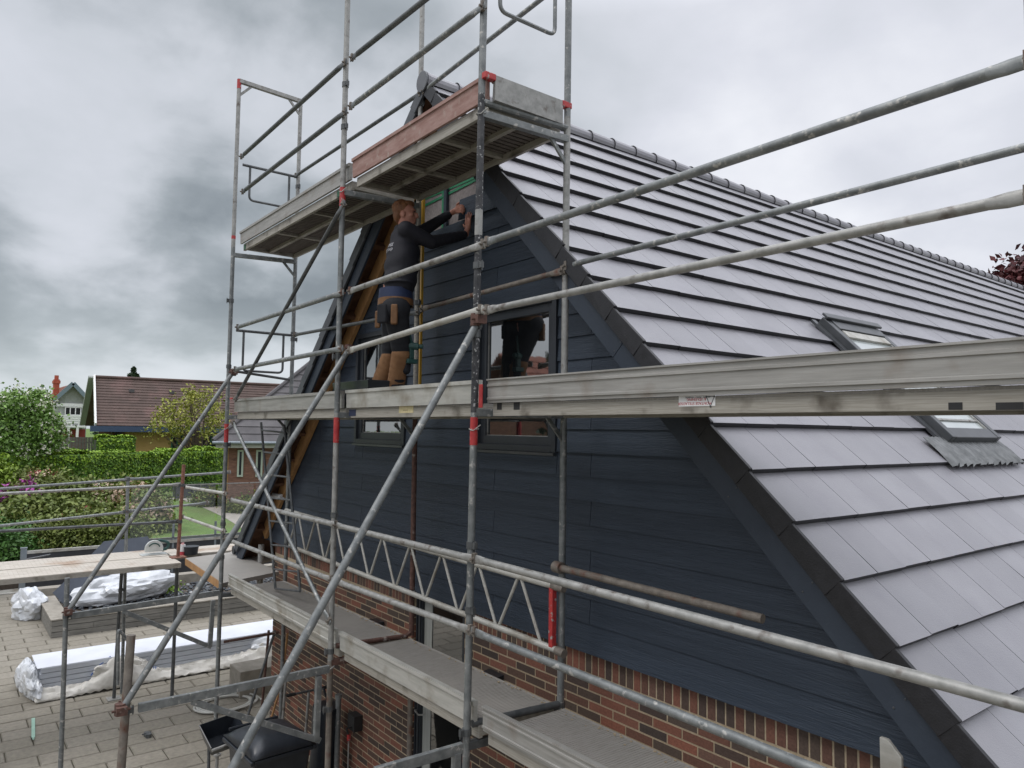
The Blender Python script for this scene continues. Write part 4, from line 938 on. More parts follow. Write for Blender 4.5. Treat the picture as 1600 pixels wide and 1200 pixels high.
# wheelie bin
def wheelie(x, y, rz, label, open_=False):
    b = thing('wheelie_bin', (x, y, 0), label, 'bin'); R = Matrix.Translation((x, y, 0)) @ Matrix.Rotation(rz, 4, 'Z')
    def T(mb): mb.v = [tuple(R @ V(v)) for v in mb.v]; return mb
    q = MB(); zb, zt = .08, .96; lo = [(-.22, -.24), (.22, -.24), (.22, .22), (-.22, .22)]; hi = [(-.285, -.36), (.285, -.36), (.285, .32), (-.285, .32)]
    q.add([(*p, zb) for p in lo]+[(*p, zt) for p in hi], [(3, 2, 1, 0), (0, 1, 5, 4), (1, 2, 6, 5), (2, 3, 7, 6), (3, 0, 4, 7)]+([(4, 5, 6, 7)] if not open_ else []))
    o = T(q).build('body', binm, b, bevel=.03)
    q = MB()
    for a in (-1, 1): q.box((a*.305-.02, -.385, zt-.05), (a*.305+.02, .345, zt-.01))
    q.box((-.284, -.385, zt-.05), (.284, -.345, zt-.01)); q.box((-.284, .305, zt-.05), (.284, .345, zt-.01)); T(q).build('rim', binm, b, bevel=.008)
    q = MB(); n = 12; m = 12; vs = []
    for i in range(n+1):
        for j in range(m+1):
            u, v = -1+2*i/n, -1+2*j/m; e = (1-abs(u)**5)*(1-abs(v)**5)
            vs.append((u*.31, v*.375-.015, zt+.004+.115*e*(1-.25*v)))
    q.add(vs, [(i*(m+1)+j, (i+1)*(m+1)+j, (i+1)*(m+1)+j+1, i*(m+1)+j+1) for i in range(n) for j in range(m)])
    l = T(q).build('lid', binm, b, smooth=True, auto=60); md = l.modifiers.new('s', 'SOLIDIFY'); md.thickness = .012
    if open_: l.data.transform(Matrix.Translation((0, 0, 0)))
    for a in (-1, 1): w_ = T(MB().tube((a*.22, .27, .10), (a*.27, .27, .10), .10, 18)).build('wheel', black, b, auto=40)
    T(MB().tube((-.25, .37, 1.0), (.25, .37, 1.0), .016, 10)).build('handle', binm, b, smooth=True)
    return b
wheelie(-7.28, -1.07, math.radians(90+3), 'large black wheelie bin with domed lid beside the brick wall')
bx = PX(362, 1135, -8.1)
t2 = thing('barrow', (-8.2, bx.y, 0), 'open dark trough with a steel handle bar behind the bin', 'barrow')
R = Matrix.Translation((-7.95, -1.30, .84)) @ Matrix.Rotation(.5, 4, 'Y') @ Matrix.Rotation(.15, 4, 'Z') @ Matrix.Scale(.62, 4)
q = MB(); lo = [(-.16, -.22), (.16, -.22), (.16, .22), (-.16, .22)]; hi = [(-.26, -.32), (.26, -.32), (.26, .32), (-.26, .32)]
q.add([tuple(R @ V((*p, -.2))) for p in lo]+[tuple(R @ V((*p, .1))) for p in hi], [(3, 2, 1, 0), (0, 1, 5, 4), (1, 2, 6, 5), (2, 3, 7, 6), (3, 0, 4, 7)])
o = q.build('trough', binm, t2, bevel=.0); md = o.modifiers.new('s', 'SOLIDIFY'); md.thickness = .012
MB().path([R @ V((.30, -.32, .10)), R @ V((.30, .32, .10))], .016, 8).build('handle', galv_b, t2, smooth=True)
for a in (-.2, .2): MB().tube(R @ V((0, a, -.19)), V((-7.95, -1.30+a*.6, .02)), .016, 8).build('leg', galv_d, t2, smooth=True)
# hose coil
hc = PZ(352, 1102, 0); pts = []
for i in range(150):
    a = i/150*2*math.pi*4.3; r = .34+.05*math.sin(i*.13)+.02*(i/36); pts.append((hc.x+.02*math.sin(i*.05)+r*math.cos(a)*.8, hc.y+r*math.sin(a), .018+.006*(i/36)))
pts += [(hc.x+.5, hc.y+.5, .02), (hc.x+.9, hc.y+.7, .02), (-9.2, -.2, .02)]
single(MB().path(pts, .013, 6), 'garden_hose', mat('cream_hose', (.42, .42, .38), (.5, .5, .46), rough=.5), 'pale coiled garden hose lying on the patio', 'hose', smooth=True)
# concrete block beside the corner
cb_ = PZ(383, 1088, 0); single(MB().box((cb_.x-.45, cb_.y-.1, 0), (cb_.x+.05, cb_.y+.55, .38)), 'storage_box', concrete, 'plain grey box on the patio by the corner of the house', 'box', bevel=.01)
# small clamp and strap on the patio
c_ = PZ(229, 1150, 0); q = MB(); q.tube(c_+V((0, 0, .0)), c_+V((0, 0, .05)), .035, 10); q.tube(c_+V((.07, .01, .0)), c_+V((.07, .01, .05)), .035, 10); q.box((c_.x-.01, c_.y-.03, .012), (c_.x+.08, c_.y+.04, .04)); q.tube(c_+V((-.03, -.05, .02)), c_+V((-.03, .06, .03)), .009, 6)
single(q, 'tube_clamp', galv_d, 'loose double tube clamp lying on the pavers', 'clamp', auto=40)
a, b = PZ(52, 1122, .012), PZ(52, 1152, .012); single(MB().bar(a, b, .04, .004).tube(b, b+(b-a)*.12+V((0, 0, .01)), .012, 6), 'strap', mat('mint_strap', (.28, .45, .36), (.34, .52, .42)), 'short mint green strap end on the pavers', 'strap')
a = PZ(12, 925, .0); single(MB().box((a.x-.3, a.y-.3, .002), (a.x+.3, a.y+.25, .02)).box((a.x-.1, a.y-.27, .021), (a.x+.1, a.y+.22, .034)), 'drain_cover', alu_p, 'pale grate lying flat on the pavers at the left edge', 'grate')
# clutter against the wall under the deck
def scoot(x, y, label, m):
    s = thing('kick_scooter', (x, y, 0), label, 'scooter', 'kick scooters by the wall')
    MB().path([(x, y, .12), (x+.05, y+.02, 1.0)], .017, 8).build('stem', galv_b, s, smooth=True)
    MB().tube((x+.05, y-.24, 1.0), (x+.05, y+.26, 1.0), .014, 8).build('handlebar', galv_d, s, smooth=True)
    for a in (-.24, .18): MB().tube((x+.05, y+a, 1.0), (x+.05, y+a+.1, 1.0), .02, 8).build('grip', black, s, smooth=True)
    MB().box((x-.02, y-.06, .09), (x+.50, y+.06, .12)).build('footboard', m, s, bevel=.01)
    for a in (-.04, .55): MB().tube((x+a, y-.018, .08), (x+a, y+.018, .08), .08, 18).build('wheel', black, s, auto=40)
scoot(-8.75, -.38, 'kick scooter with steel stem leaning by the wall, nearer the house corner', galv_d); scoot(-8.25, -.30, 'kick scooter with steel stem between the other scooter and the black bag', gr)
q = MB(); q.tube((-7.85, -.26, .03), (-7.80, -.24, .95), .13, 16, r2=.15); q.path([(-7.9, -.3, .95), (-7.93, -.33, 1.1), (-7.75, -.3, 1.15), (-7.7, -.25, .96)], .014, 6)
single(q, 'bag', binm, 'upright black bag with carrying loop against the brick wall', 'bag', auto=40)
a = PY(529, 1088, -.16); q = MB().tube((a.x, -.16, .02), (a.x, -.16, a.z), .03, 14); q.tube((a.x, -.16, a.z-.02), (a.x, -.16, a.z+.02), .038, 14)
single(q, 'downpipe', galv, 'plain grey metal pipe standing against the brick wall', 'pipe', smooth=True)
a = PY(545, 1152, -.13); q = MB().path([(a.x, -.13, .02), (a.x, -.13, a.z-.03)], .008, 8)
h_ = thing('water_hose', (a.x, -.13, 0), 'thin pale water pipe with red connector below the wall tap', 'hose'); q.build('pipe', galv_b, h_, smooth=True); MB().tube((a.x, -.13, a.z-.03), (a.x, -.13, a.z+.03), .02, 10).build('connector', red, h_, auto=40)
q = MB().box((a.x-.10, -.10, a.z+.06), (a.x+.06, -.003, a.z+.22)); q.path([(a.x, -.10, a.z+.1), (a.x, -.16, a.z+.1), (a.x, -.14, a.z+.035)], .012, 8); single(q, 'wall_tap', black, 'dark outdoor tap housing on the brick wall', 'tap', auto=40)
single(MB().path([(-9.6, -.25, 0.02), (-9.45, -.12, .7), (-9.4, -.08, 1.35)], .014, 8), 'broom_handle', wood, 'thin wooden handle leaning in the corner by the brick wall', 'broom', smooth=True)
# ---- on the middle deck
t0 = PY(541, 604, -.80); t1 = PY(598, 606, -.80)
q = MB(); x0, x1 = t0.x, t1.x; zt_ = L2+.235
lo = [(x0+.06, -.90), (x1-.06, -.90), (x1-.06, -.62), (x0+.06, -.62)]; hi = [(x0, -.94), (x1, -.94), (x1, -.57), (x0, -.57)]
q.add([(*p, L2+.004) for p in lo]+[(*p, zt_) for p in hi], [(3, 2, 1, 0), (0, 1, 5, 4), (1, 2, 6, 5), (2, 3, 7, 6), (3, 0, 4, 7)])
o = single(q, 'tub', binm, 'black plastic mortar tub on the middle deck behind the worker\'s feet', 'tub'); md = o.modifiers.new('s', 'SOLIDIFY'); md.thickness = .012; o['label'] = "black plastic tub on the middle deck beside the worker's feet"
a = PY(659, 311, -.235); yel2 = mat('yellow_level', (.45, .25, .02), (.55, .32, .03), rough=.4, scale=8)
lv = thing('spirit_level', (a.x, -.235, L2), 'tall yellow spirit level standing upright beside the worker', 'level')
b = PY(657, 600, -.235)
MB().box((a.x-.035, -.25, L2+.004), (a.x+.05, -.225, a.z)).build('body', yel2, lv, bevel=.003)
for z in (L2+.3, L2+.95, a.z-.25): MB().box((a.x-.012, -.2515, z), (a.x+.022, -.2495, z+.06)).build('vial', leaf_y, lv)
for z in (L2+.003, a.z-.01): MB().box((a.x-.023, -.253, z), (a.x+.033, -.222, z+.03)).build('end_cap', black, lv)
# ================================================================ the worker
skin = mat('skin', (.36, .155, .105), (.44, .20, .14), rough=.55, scale=12); hairm = mat('ginger_hair', (.12, .045, .015), (.21, .085, .03), rough=.6, scale=60, stretch=(1, 1, .25), bump=.8)
jack = mat('navy_jacket', (.005, .005, .009), (.008, .008, .014), rough=.8, scale=6, bump=.9, bscale=7); trou = mat('black_trousers', (.007, .008, .011), (.011, .012, .016), rough=.85, scale=7, bump=.8, bscale=9)
tan = mat('tan_canvas', (.16, .078, .032), (.22, .112, .048), rough=.85, scale=12, bump=.4); leath = mat('leather', (.12, .055, .018), (.18, .085, .03), rough=.6, scale=14)
def cap(bm_, p, q, r1, r2, n=16):
    p, q = V(p), V(q); d = q-p; k = 7
    for i in range(k+1):
        t = i/k; bm_.ball(p+d*t, r1+(r2-r1)*t, n=n, m=10)
def remesh(mb, name, m, parent, vox=.008, it=4, label=None):
    o = mb.build(name, m, parent, label); md = o.modifiers.new('r', 'REMESH'); md.mode = 'VOXEL'; md.voxel_size = vox; md.use_smooth_shade = True
    s = o.modifiers.new('s', 'SMOOTH'); s.factor = .6; s.iterations = it; return o
pel = PY(618, 484, -.72); che = PY(625, 405, -.66); nek = PY(633, 358, -.62); hed = PY(634, 335, -.60)
root = thing('person', (pel.x, pel.y, L2), 'ginger haired worker in black jacket fixing a dark board on the gable', 'person')
Fw = V((.45, .89, 0)).normalized(); Rr = V((Fw.y, -Fw.x, 0))
Hf = V((.72, .69, .05)).normalized(); Hr = Hf.cross(V((0, 0, 1))).normalized(); Hu = Hr.cross(Hf)
shR = nek+Rr*.175+V((0, 0, -.055)); shL = nek-Rr*.175+V((0, 0, -.035))
haR = PY(731, 351, -.105); wrR = PY(728, 366, -.135); elR = (shR+wrR)/2+V((.02, -.06, -.105))
haL = PY(712, 329, -.125); wrL = PY(703, 334, -.15); elL = (shL+wrL)/2+V((.0, -.05, -.06))
fR = PY(616, 628, -.66); fL = PY(588, 634, -.74); fR.z = fL.z = L2
hipR, hipL = pel+Rr*.09, pel-Rr*.09
knR = V(((fR.x+hipR.x)/2, (fR.y+hipR.y)/2, L2+.49))+Fw*.05; knL = V(((fL.x+hipL.x)/2, (fL.y+hipL.y)/2, L2+.48))+Fw*.04
anR, anL = fR+V((0, 0, .09)), fL+V((0, 0, .09))
# body: one continuous surface from head to feet
b = MB()
HM = Matrix((Hr, Hf, Hu)).transposed()
def H(x, y, z): return hed+Hr*x+Hf*y+Hu*z
b.ball(H(0, -.012, .028), .074, .092, .086, 18, 12, HM); b.ball(H(0, .022, -.030), .062, .068, .080, 18, 12, HM); b.ball(H(0, .055, -.085), .034, .032, .026, 12, 8, HM)
b.ball(H(0, .074, .030), .045, .018, .016, 12, 8, HM); b.ball(H(0, .094, -.018), .012, .022, .030, 10, 8, HM); b.ball(H(0, .104, -.032), .016, .015, .012, 10, 8, HM)
b.ball(H(0, .082, -.060), .024, .012, .009, 10, 6, HM); b.ball(H(0, .079, -.071), .021, .012, .009, 10, 6, HM)
for s in (-1, 1): b.ball(H(s*.040, .060, -.022), .022, .024, .022, 10, 8, HM); b.ball(H(s*.074, -.005, -.018), .010, .022, .032, 10, 8, HM)
cap(b, H(0, -.012, -.06), nek+V((0, 0, -.02)), .056, .062)
cap(b, nek+V((0, 0, -.07)), che, .10, .12); cap(b, che, pel, .12, .125); cap(b, shR, shL, .06, .06)
for sh, el, wr in ((shR, elR, wrR), (shL, elL, wrL)): cap(b, sh, el, .048, .038); cap(b, el, wr, .036, .026)
for hp_, kn, an, ft in ((hipR, knR, anR, fR), (hipL, knL, anL, fL)):
    cap(b, hp_, kn, .085, .055); cap(b, kn, an, .052, .038); cap(b, ft+V((0, 0, .04)), ft+Fw*.13+V((0, 0, .03)), .038, .03)
def finger(p, dirs, lens, r):
    p = V(p)
    for d, l, rr in zip(dirs, lens, (r, r*.93, r*.85)): q = p+V(d).normalized()*l; cap(b, p, q, rr, rr*.95, 8); p = q
# right hand flat on the board, fingers up and slightly spread
X = V((1, 0, 0)); Z = V((0, 0, 1)); Y = V((0, 1, 0))
pc = haR; cap(b, wrR, pc-Z*.03, .026, .026)
for t in (-.030, -.010, .010, .030): cap(b, pc-Z*.035+X*t*.7, pc+Z*.028+X*t, .014, .0125, 10)
for t, l, sp2 in ((-.032, .9, -.16), (-.011, 1.05, -.04), (.011, 1.0, .06), (.032, .8, .18)):
    finger(pc+Z*.03+X*t, [(sp2, .10, 1), (sp2, .12, 1), (sp2*.8, .3, 1)], (.038*l, .026*l, .02*l), .0088)
finger(pc-Z*.02-X*.03, [(-1, .1, .55), (-.8, .15, .9)], (.036, .028), .0105)
# left hand gripping the end of the board
pc = haL; cap(b, wrL, pc, .026, .026)
for t in (-.028, -.009, .010, .028): cap(b, pc+Z*t*.6-X*.01, pc+X*.045+Z*t*.9, .014, .0125, 10)
for t, l in ((.032, .95), (.011, 1.05), (-.010, 1.0), (-.031, .82)):
    finger(pc+X*.05+Z*t, [(1, .25, .05), (.35, .75, -.3), (-.7, .5, -.4)], (.034*l, .025*l, .019*l), .0088)
finger(pc+X*.01+Z*.025, [(.7, -.25, .75), (1, .1, .3)], (.034, .028), .0105)
remesh(b, 'body', skin, root, vox=.0055, it=3)
ey = mat('eye_dark', (.02, .015, .015), rough=.3)
q = MB()
for s in (-1, 1): q.ball(H(s*.031, .0875, .008), .011, .006, .007, 10, 6, HM)
q.build('eyes', ey, root, smooth=True)
# hair: cap over crown and nape
hb = MB(); hb.ball(H(0, -.030, .046), .082, .090, .086, 24, 16, HM); hb.ball(H(0, -.062, -.005), .068, .052, .075, 18, 12, HM); hb.ball(H(0, .030, .088), .058, .052, .032, 18, 12, HM)
for i in range(60):
    a = random.uniform(0, 2*math.pi); e = random.uniform(.1, 1.4); c0 = H(.076*math.cos(a)*math.cos(e), -.032+.085*math.sin(a)*math.cos(e), .045+.082*math.sin(e)); hb.ball(c0, .014, .014, .014, 8, 6)
remesh(hb, 'hair', hairm, root, vox=.006, it=1)
# jacket
j = MB(); lowb = PY(624, 452, -.70)
def ell(mb, c, rx, ry, rz, a=Fw):
    r_ = V((a.y, -a.x, 0)); M = Matrix((r_, a, V((0, 0, 1)))).transposed(); mb.ball(c, rx, ry, rz, 24, 14, M)
for t in np.linspace(0, 1, 26):
    c0 = nek*(1-t)+lowb*t+V((0, 0, -.07*(1-t))); ell(j, c0, .185-.02*t+.02*math.sin(t*3)+.006*math.sin(t*17), .118+.025*math.sin(t*3.1)+.01*t+.006*math.sin(t*23+1), .075)
cap(j, nek+V((0, 0, -.03)), nek+V((0, 0, .012)), .075, .062); cap(j, shR, shL, .078, .078)
for sh, el, wr in ((shR, elR, wrR), (shL, elL, wrL)):
    e2 = el+(wr-el)*.92; cap(j, sh, el, .078, .060); cap(j, el, e2, .060, .042)
    for t in (.25, .45, .65, .85): p0 = sh+(el-sh)*t; j.ball(p0, .073-.012*t, .073-.012*t, .016, 14, 8, Matrix.Rotation(.5, 3, 'X'))
    for t in (.2, .45, .7): p0 = el+(e2-el)*t; j.ball(p0, .060-.014*t, .060-.014*t, .014, 14, 8, Matrix.Rotation(-.6, 3, 'Y'))
for i, t in enumerate((.58, .78, .93)):
    c0 = nek*(1-t)+lowb*t; ell(j, c0+Rr*.02*(i-1), .176, .139, .02, (Fw+Rr*.12*(i-1)).normalized())
cap(j, nek-Fw*.055+V((0, 0, -.02))-Rr*.05, nek-Fw*.055+V((0, 0, -.02))+Rr*.05, .045, .045)
jk = remesh(j, 'jacket', jack, root, vox=.009, it=4)
# small pale emblem on the shoulder blade
em = MB(); c0 = PY(612, 374, -.78); nrm = -Fw; 
lg = mat('pale_print', (.42, .42, .44), rough=.7)
Mx = Matrix((Rr, V((0, 0, 1)), -Fw)).transposed().to_4x4()
nb_ = V((.05, -1, 0)).normalized(); Mx = Matrix((V((-nb_.y, nb_.x, 0)), V((0, 0, 1)), nb_)).transposed().to_4x4(); bk_c = nek*.74+lowb*.26+nb_*.165+V((.03, 0, -.045))
for tx, sz, dz in (('bygg', .055, .024), ('group', .048, -.030)):
    e_ = text(tx, sz, tuple(bk_c+V((0, 0, dz))), Mx, lg, root, name='back_print', ext=.0); sw_ = e_.modifiers.new('wrap', 'SHRINKWRAP'); sw_.target = jk; sw_.offset = .004; sw_.wrap_mode = 'ABOVE_SURFACE'
# trousers, tan lower legs, boots
q = MB(); cap(q, hipR, hipL, .125, .125); ell(q, pel+V((0, 0, .06)), .165, .130, .10)
for hp_, kn, an in ((hipR, knR, anR), (hipL, knL, anL)): cap(q, hp_, kn, .115, .080); cap(q, kn, an, .078, .068)
remesh(q, 'trousers', trou, root, vox=.010, it=4)
for kn, an in ((knR, anR), (knL, anL)):
    q = MB(); cap(q, kn+(an-kn)*.0+V((0, 0, -.03)), an+V((0, 0, .06)), .084, .076); remesh(q, 'lower_leg_panel', tan, root, vox=.010, it=3)
    q = MB(); cap(q, kn+Fw*.055+V((0, 0, .02)), kn+Fw*.045+V((0, 0, -.16)), .045, .04); remesh(q, 'knee_pad', trou, root, vox=.010, it=2)
for ft in (fR, fL):
    q = MB(); cap(q, ft+V((0, 0, .055))-Fw*.04, ft+Fw*.15+V((0, 0, .045)), .050, .042); cap(q, ft+V((0, 0, .05))-Fw*.02, ft+V((0, 0, .16)), .05, .055)
    q.v = [(a, b_, max(c0, L2+.004)) for a, b_, c0 in q.v]; q.build('boot', black, root, smooth=True)
def band(c, r0, r1, z0, z1, m, nm, k=28, rx=1.25):
    q = MB(); vs = []
    for z, rr in ((z0, r0), (z1, r1)):
        for rr2 in (rr, rr-.012):
            for i in range(k):
                a = 2*math.pi*i/k; vs.append(tuple(c+Rr*(rr2*rx*math.cos(a))+Fw*(rr2*math.sin(a))+V((0, 0, z))))
    q.add(vs, [(i, (i+1) % k, 2*k+(i+1) % k, 2*k+i) for i in range(k)]+[(k+i, 3*k+i, 3*k+(i+1) % k, k+(i+1) % k) for i in range(k)]+[(2*k+i, 2*k+(i+1) % k, 3*k+(i+1) % k, 3*k+i) for i in range(k)]+[(i, k+i, k+(i+1) % k, (i+1) % k) for i in range(k)])
    return q.build(nm, m, root, smooth=True)
band(pel+V((0, 0, .02)), .148, .142, .055, .15, mat('blue_waistband', (.007, .014, .045), (.012, .024, .07), rough=.7), 'waistband')
band(pel+V((0, 0, .0)), .153, .151, .03, .085, leath, 'tool_belt')
for (a, dz, sx, sz, mm) in ((-2.3, -.01, .035, .035, leath), (-1.9, -.12, .014, .075, leath), (-.75, -.10, .05, .08, trou), (-.1, -.11, .028, .085, leath), (3.0, -.1, .04, .07, trou)):
    c0 = pel+Rr*(.155*1.25*math.cos(a))+Fw*(.155*math.sin(a))+V((0, 0, dz+.04)); t_ = (Rr*math.cos(a)+Fw*math.sin(a)).normalized()
    MB().obox(c0, t_*.025, V((-t_.y, t_.x, 0))*sx, V((0, 0, sz))).build('tool_pouch', mm, root, bevel=.012)
dr = PY(643, 541, -.60); q = MB(); q.tube(dr-Fw*.07, dr+Fw*.06, .032, 12); q.tube(dr+Fw*.06, dr+Fw*.10, .02, 10); q.bar(dr, dr-V((0, 0, .11)), .03, .045); q.box((dr.x-.03, dr.y-.05, dr.z-.15), (dr.x+.03, dr.y+.05, dr.z-.11)); q.bar(dr+V((0, 0, .02)), dr+V((-.05, -.02, .2)), .02, .02)
q.build('drill', gr, root, bevel=.006)
# the board being fitted
zb_ = lines[-1]-.008; q = MB(); xl = PY(717, 330, -.08).x; hw = HX+lim(zb_+.20)
q.add([(xl, -.088, zb_+.012), (hw+.17, -.074, zb_-.004), (hw, -.062, zb_+.192), (xl, -.072, zb_+.208), (xl, -.077, zb_+.012), (hw+.17, -.063, zb_-.004), (hw, -.051, zb_+.192), (xl, -.061, zb_+.208)],
      [(0, 1, 2, 3), (7, 6, 5, 4), (0, 4, 5, 1), (1, 5, 6, 2), (2, 6, 7, 3), (3, 7, 4, 0)])
single(q, 'cladding_board', clad, "dark cladding board being pressed onto the gable by the worker's hands", 'board')
# ================================================================ garden
def leafmat(n, c1, c2, isl=.35): return mat(n, c1, c2, rough=.55, scale=1.2, isl=isl, spec=.3)
lf_h = leafmat('hedge_leaf', (.055, .125, .012), (.11, .20, .025)); lf_ht = leafmat('hedge_new_leaf', (.17, .29, .02), (.25, .38, .035))
lf_y = leafmat('yellow_green_leaf', (.14, .22, .02), (.22, .30, .04)); lf_r = leafmat('rhododendron_leaf', (.10, .14, .03), (.20, .23, .06))
lf_b = leafmat('blossom_tree_leaf', (.10, .19, .04), (.19, .31, .07)); lf_c = leafmat('cherry_leaf', (.20, .24, .035), (.34, .33, .07)); lf_d = leafmat('conifer_needles', (.018, .035, .015), (.035, .06, .025))
lf_p = leafmat('purple_leaf', (.05, .015, .018), (.11, .03, .03)); lf_g = leafmat('low_green_leaf', (.04, .10, .02), (.07, .16, .03))
fl_w = mat('white_blossom', (.62, .62, .50), (.75, .74, .64), isl=.2); fl_p = mat('peach_blossom', (.55, .38, .26), (.68, .55, .42), isl=.2); fl_m = mat('magenta_blossom', (.30, .03, .24), (.50, .12, .42), isl=.3); fl_r = mat('red_blossom', (.35, .04, .06), (.5, .1, .12), isl=.2)
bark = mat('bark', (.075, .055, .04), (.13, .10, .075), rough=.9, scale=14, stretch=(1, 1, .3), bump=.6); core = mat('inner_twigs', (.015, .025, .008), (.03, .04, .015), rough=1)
# long clipped hedge beyond the lawn
h0, h1 = PZ(-250, 812, LZ), PZ(352, 757, LZ)
def hedge(p, q, hgt, wd, label, nleaf, ls=.10, top_m=lf_ht, body=lf_h):
    p, q = V(p), V(q); d = (q-p); ln = d.length; d.normalize(); nn_ = V((-d.y, d.x, 0))
    if nn_.x < 0: nn_ = -nn_                              # towards the patio
    r = thing('hedge', tuple(p), label, 'hedge')
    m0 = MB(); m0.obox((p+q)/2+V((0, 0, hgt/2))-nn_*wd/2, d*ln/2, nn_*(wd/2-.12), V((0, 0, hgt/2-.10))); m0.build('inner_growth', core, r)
    def pts(n, face):
        s = rng.uniform(0, ln, n); bump = .10*np.sin(s*.9)+.07*np.sin(s*2.3+1)+.05*np.sin(s*5.1)
        if face == 'f': z = rng.uniform(0, hgt, n); off = rng.normal(0, .07, n)+bump; nr = np.tile([nn_.x, nn_.y, .25], (n, 1))
        elif face == 't': z = hgt+rng.normal(0, .05, n)+bump*.8; off = -rng.uniform(0, wd, n); nr = np.tile([0, 0, 1.], (n, 1))
        else: z = rng.uniform(0, hgt, n); off = -wd+rng.normal(0, .07, n); nr = np.tile([-nn_.x, -nn_.y, .2], (n, 1))
        c = np.array(p)[None]+s[:, None]*np.array(d)+off[:, None]*np.array(nn_); c[:, 2] = p.z+z; return c, nr
    c1, a1 = pts(nleaf, 'f'); c2, a2 = pts(nleaf//5, 'b'); soup('foliage', np.concatenate([c1, c2]), ls, body, r, nrm=np.concatenate([a1, a2]))
    c3, a3 = pts(nleaf//2, 't'); k = rng.uniform(size=len(c1)) < .08*(1+2*((c1[:, 2]-p.z)/hgt > .85)); soup('new_growth', np.concatenate([c3, c1[k]+np.array(nn_)*.05]), ls, top_m, r, nrm=np.concatenate([a3, a1[k]]))
hedge(h0, h1+V((0, 3, 0)), 2.02, 1.3, 'long tall clipped green hedge running across behind the lawn', 70000, .065)
a, b = PX(151, 700, -47), PX(211, 700, -47); hedge((-47, a.y, LZ), (-47, b.y, LZ), PX(180, 685, -47).z-LZ, 1.2, 'short clipped hedge block in front of the brown roofed house', 9000, .07)
def clumpcloud(c, rad, n, per, spread, shell=.55):
    ce = []
    while len(ce) < n:
        p = rng.normal(size=3); p /= np.linalg.norm(p); r = rng.uniform(shell, 1)**(1/2); q = p*r
        if q[2] < -.75: continue
        ce.append(q*rad+c)
    ce = np.array(ce); pts = (ce[:, None]+rng.normal(size=(n, per, 3))*spread*rng.uniform(.5, 1.3, (n, 1, 1))).reshape(-1, 3); return ce, pts
def tree(name, base, trunk_h, crown_c, rad, lm, label, cat='tree', n=60, per=130, spread=.28, ls=.09, tr=.12, blossom=None, stems=1, limbs=14, group=None, shell=.5):
    base = V(base); cc = np.array(crown_c, float); r = thing(name, tuple(base), label, cat, group)
    ce, pts = clumpcloud(cc, np.array(rad), n, per, spread, shell)
    t = MB()
    for k in range(stems):
        off = V((0, (k-(stems-1)/2)*.28, 0)); m_ = base.lerp(V(cc), .45)+off*1.2; m_.z = base.z+trunk_h
        t.path([base+off*.2, base.lerp(m_, .5)+off*.5+V((0, .05, 0)), m_], [tr*1.15/stems**.4, tr*.85/stems**.4, tr*.62/stems**.4], 8)
        for i in range(limbs//stems):
            e = V(ce[rng.integers(len(ce))]); q1 = m_.lerp(e, .45)+V((0, 0, .15*random.random())); t.path([m_, q1, m_.lerp(e, .95)], [tr*.42, tr*.24, tr*.06], 6)
    t.build('trunk', bark, r, smooth=True)
    soup('crown', pts, ls, lm, r, up_bias=.4)
    if blossom is not None:
        m2, nb, bs = blossom; idx = rng.integers(len(ce), size=nb); d = ce[idx]-cc; d /= np.linalg.norm(d, axis=1)[:, None]
        soup('blossom', np.repeat(ce[idx]+d*spread*1.3+rng.normal(size=(nb, 3))*spread*.6, 4, 0)+rng.normal(size=(nb*4, 3))*bs*.5, bs, m2, r, up_bias=1)
    return r
# flowering tree at the left
X_ = -39; c = PX(38, 668, X_); e1 = PX(38, 606, X_); e2 = PX(103, 668, X_)
tree('blossom_tree', (X_, c.y, LZ), 1.2, (X_, c.y-.25, c.z-.25), (1.7, (e2.y-c.y)*.95+.1, e1.z-c.z), lf_b, 'round green tree covered in small white blossom at the left', n=110, per=190, spread=.26, ls=.08, blossom=(fl_w, 800, .06))
# slender young tree in front of the hedge
tb = PZ(308, 756, LZ); cc = PX(300, 655, tb.x)
tree('cherry_tree', tuple(tb), 1.3, (tb.x, cc.y+.0, cc.z+.15), (1.6, (PX(362, 650, tb.x).y-PX(222, 650, tb.x).y)/2*.95, (PX(300, 600, tb.x).z-PX(300, 705, tb.x).z)/2), lf_c, 'open branched young tree with bronze green leaves in front of the hedge', n=62, per=48, spread=.26, ls=.085, tr=.16, stems=3, limbs=30, shell=.15)
# conifer top behind the brown roof
X_ = -75; a = PX(209, 573, X_); w2 = PX(224, 592, X_).y-a.y
r = thing('conifer', (X_, a.y, LZ), 'dark conifer top showing above the brown roof', 'tree')
MB().tube((X_, a.y, LZ), (X_, a.y, a.z), .2, 8, r2=.02).build('trunk', bark, r)
n = 6000; t = rng.uniform(0, 1, n)**.6; hh = (a.z-3.0)*t; rad = w2*(.10+t*3.6)*rng.uniform(.5, 1, n)*(.8+.3*np.sin(t*60)); an = rng.uniform(0, 6.28, n)
soup('crown', np.stack([X_+rad*np.cos(an), a.y+rad*np.sin(an), a.z-hh], 1), .16, lf_d, r)
# purple leaved tree behind the ridge at the far right
P_ = PX(1575, 440, -12); rr_ = ray(1578, 436); pt = CP+rr_*(24/ rr_.y)
tree('copper_tree', (pt.x, pt.y, 0), 3, (pt.x+.9, pt.y, pt.z-1.75), (2.4, 2.4, 2.1), lf_p, 'dark red leaved tree top showing above the ridge at the right', n=170, per=230, spread=.24, ls=.10, tr=.2)
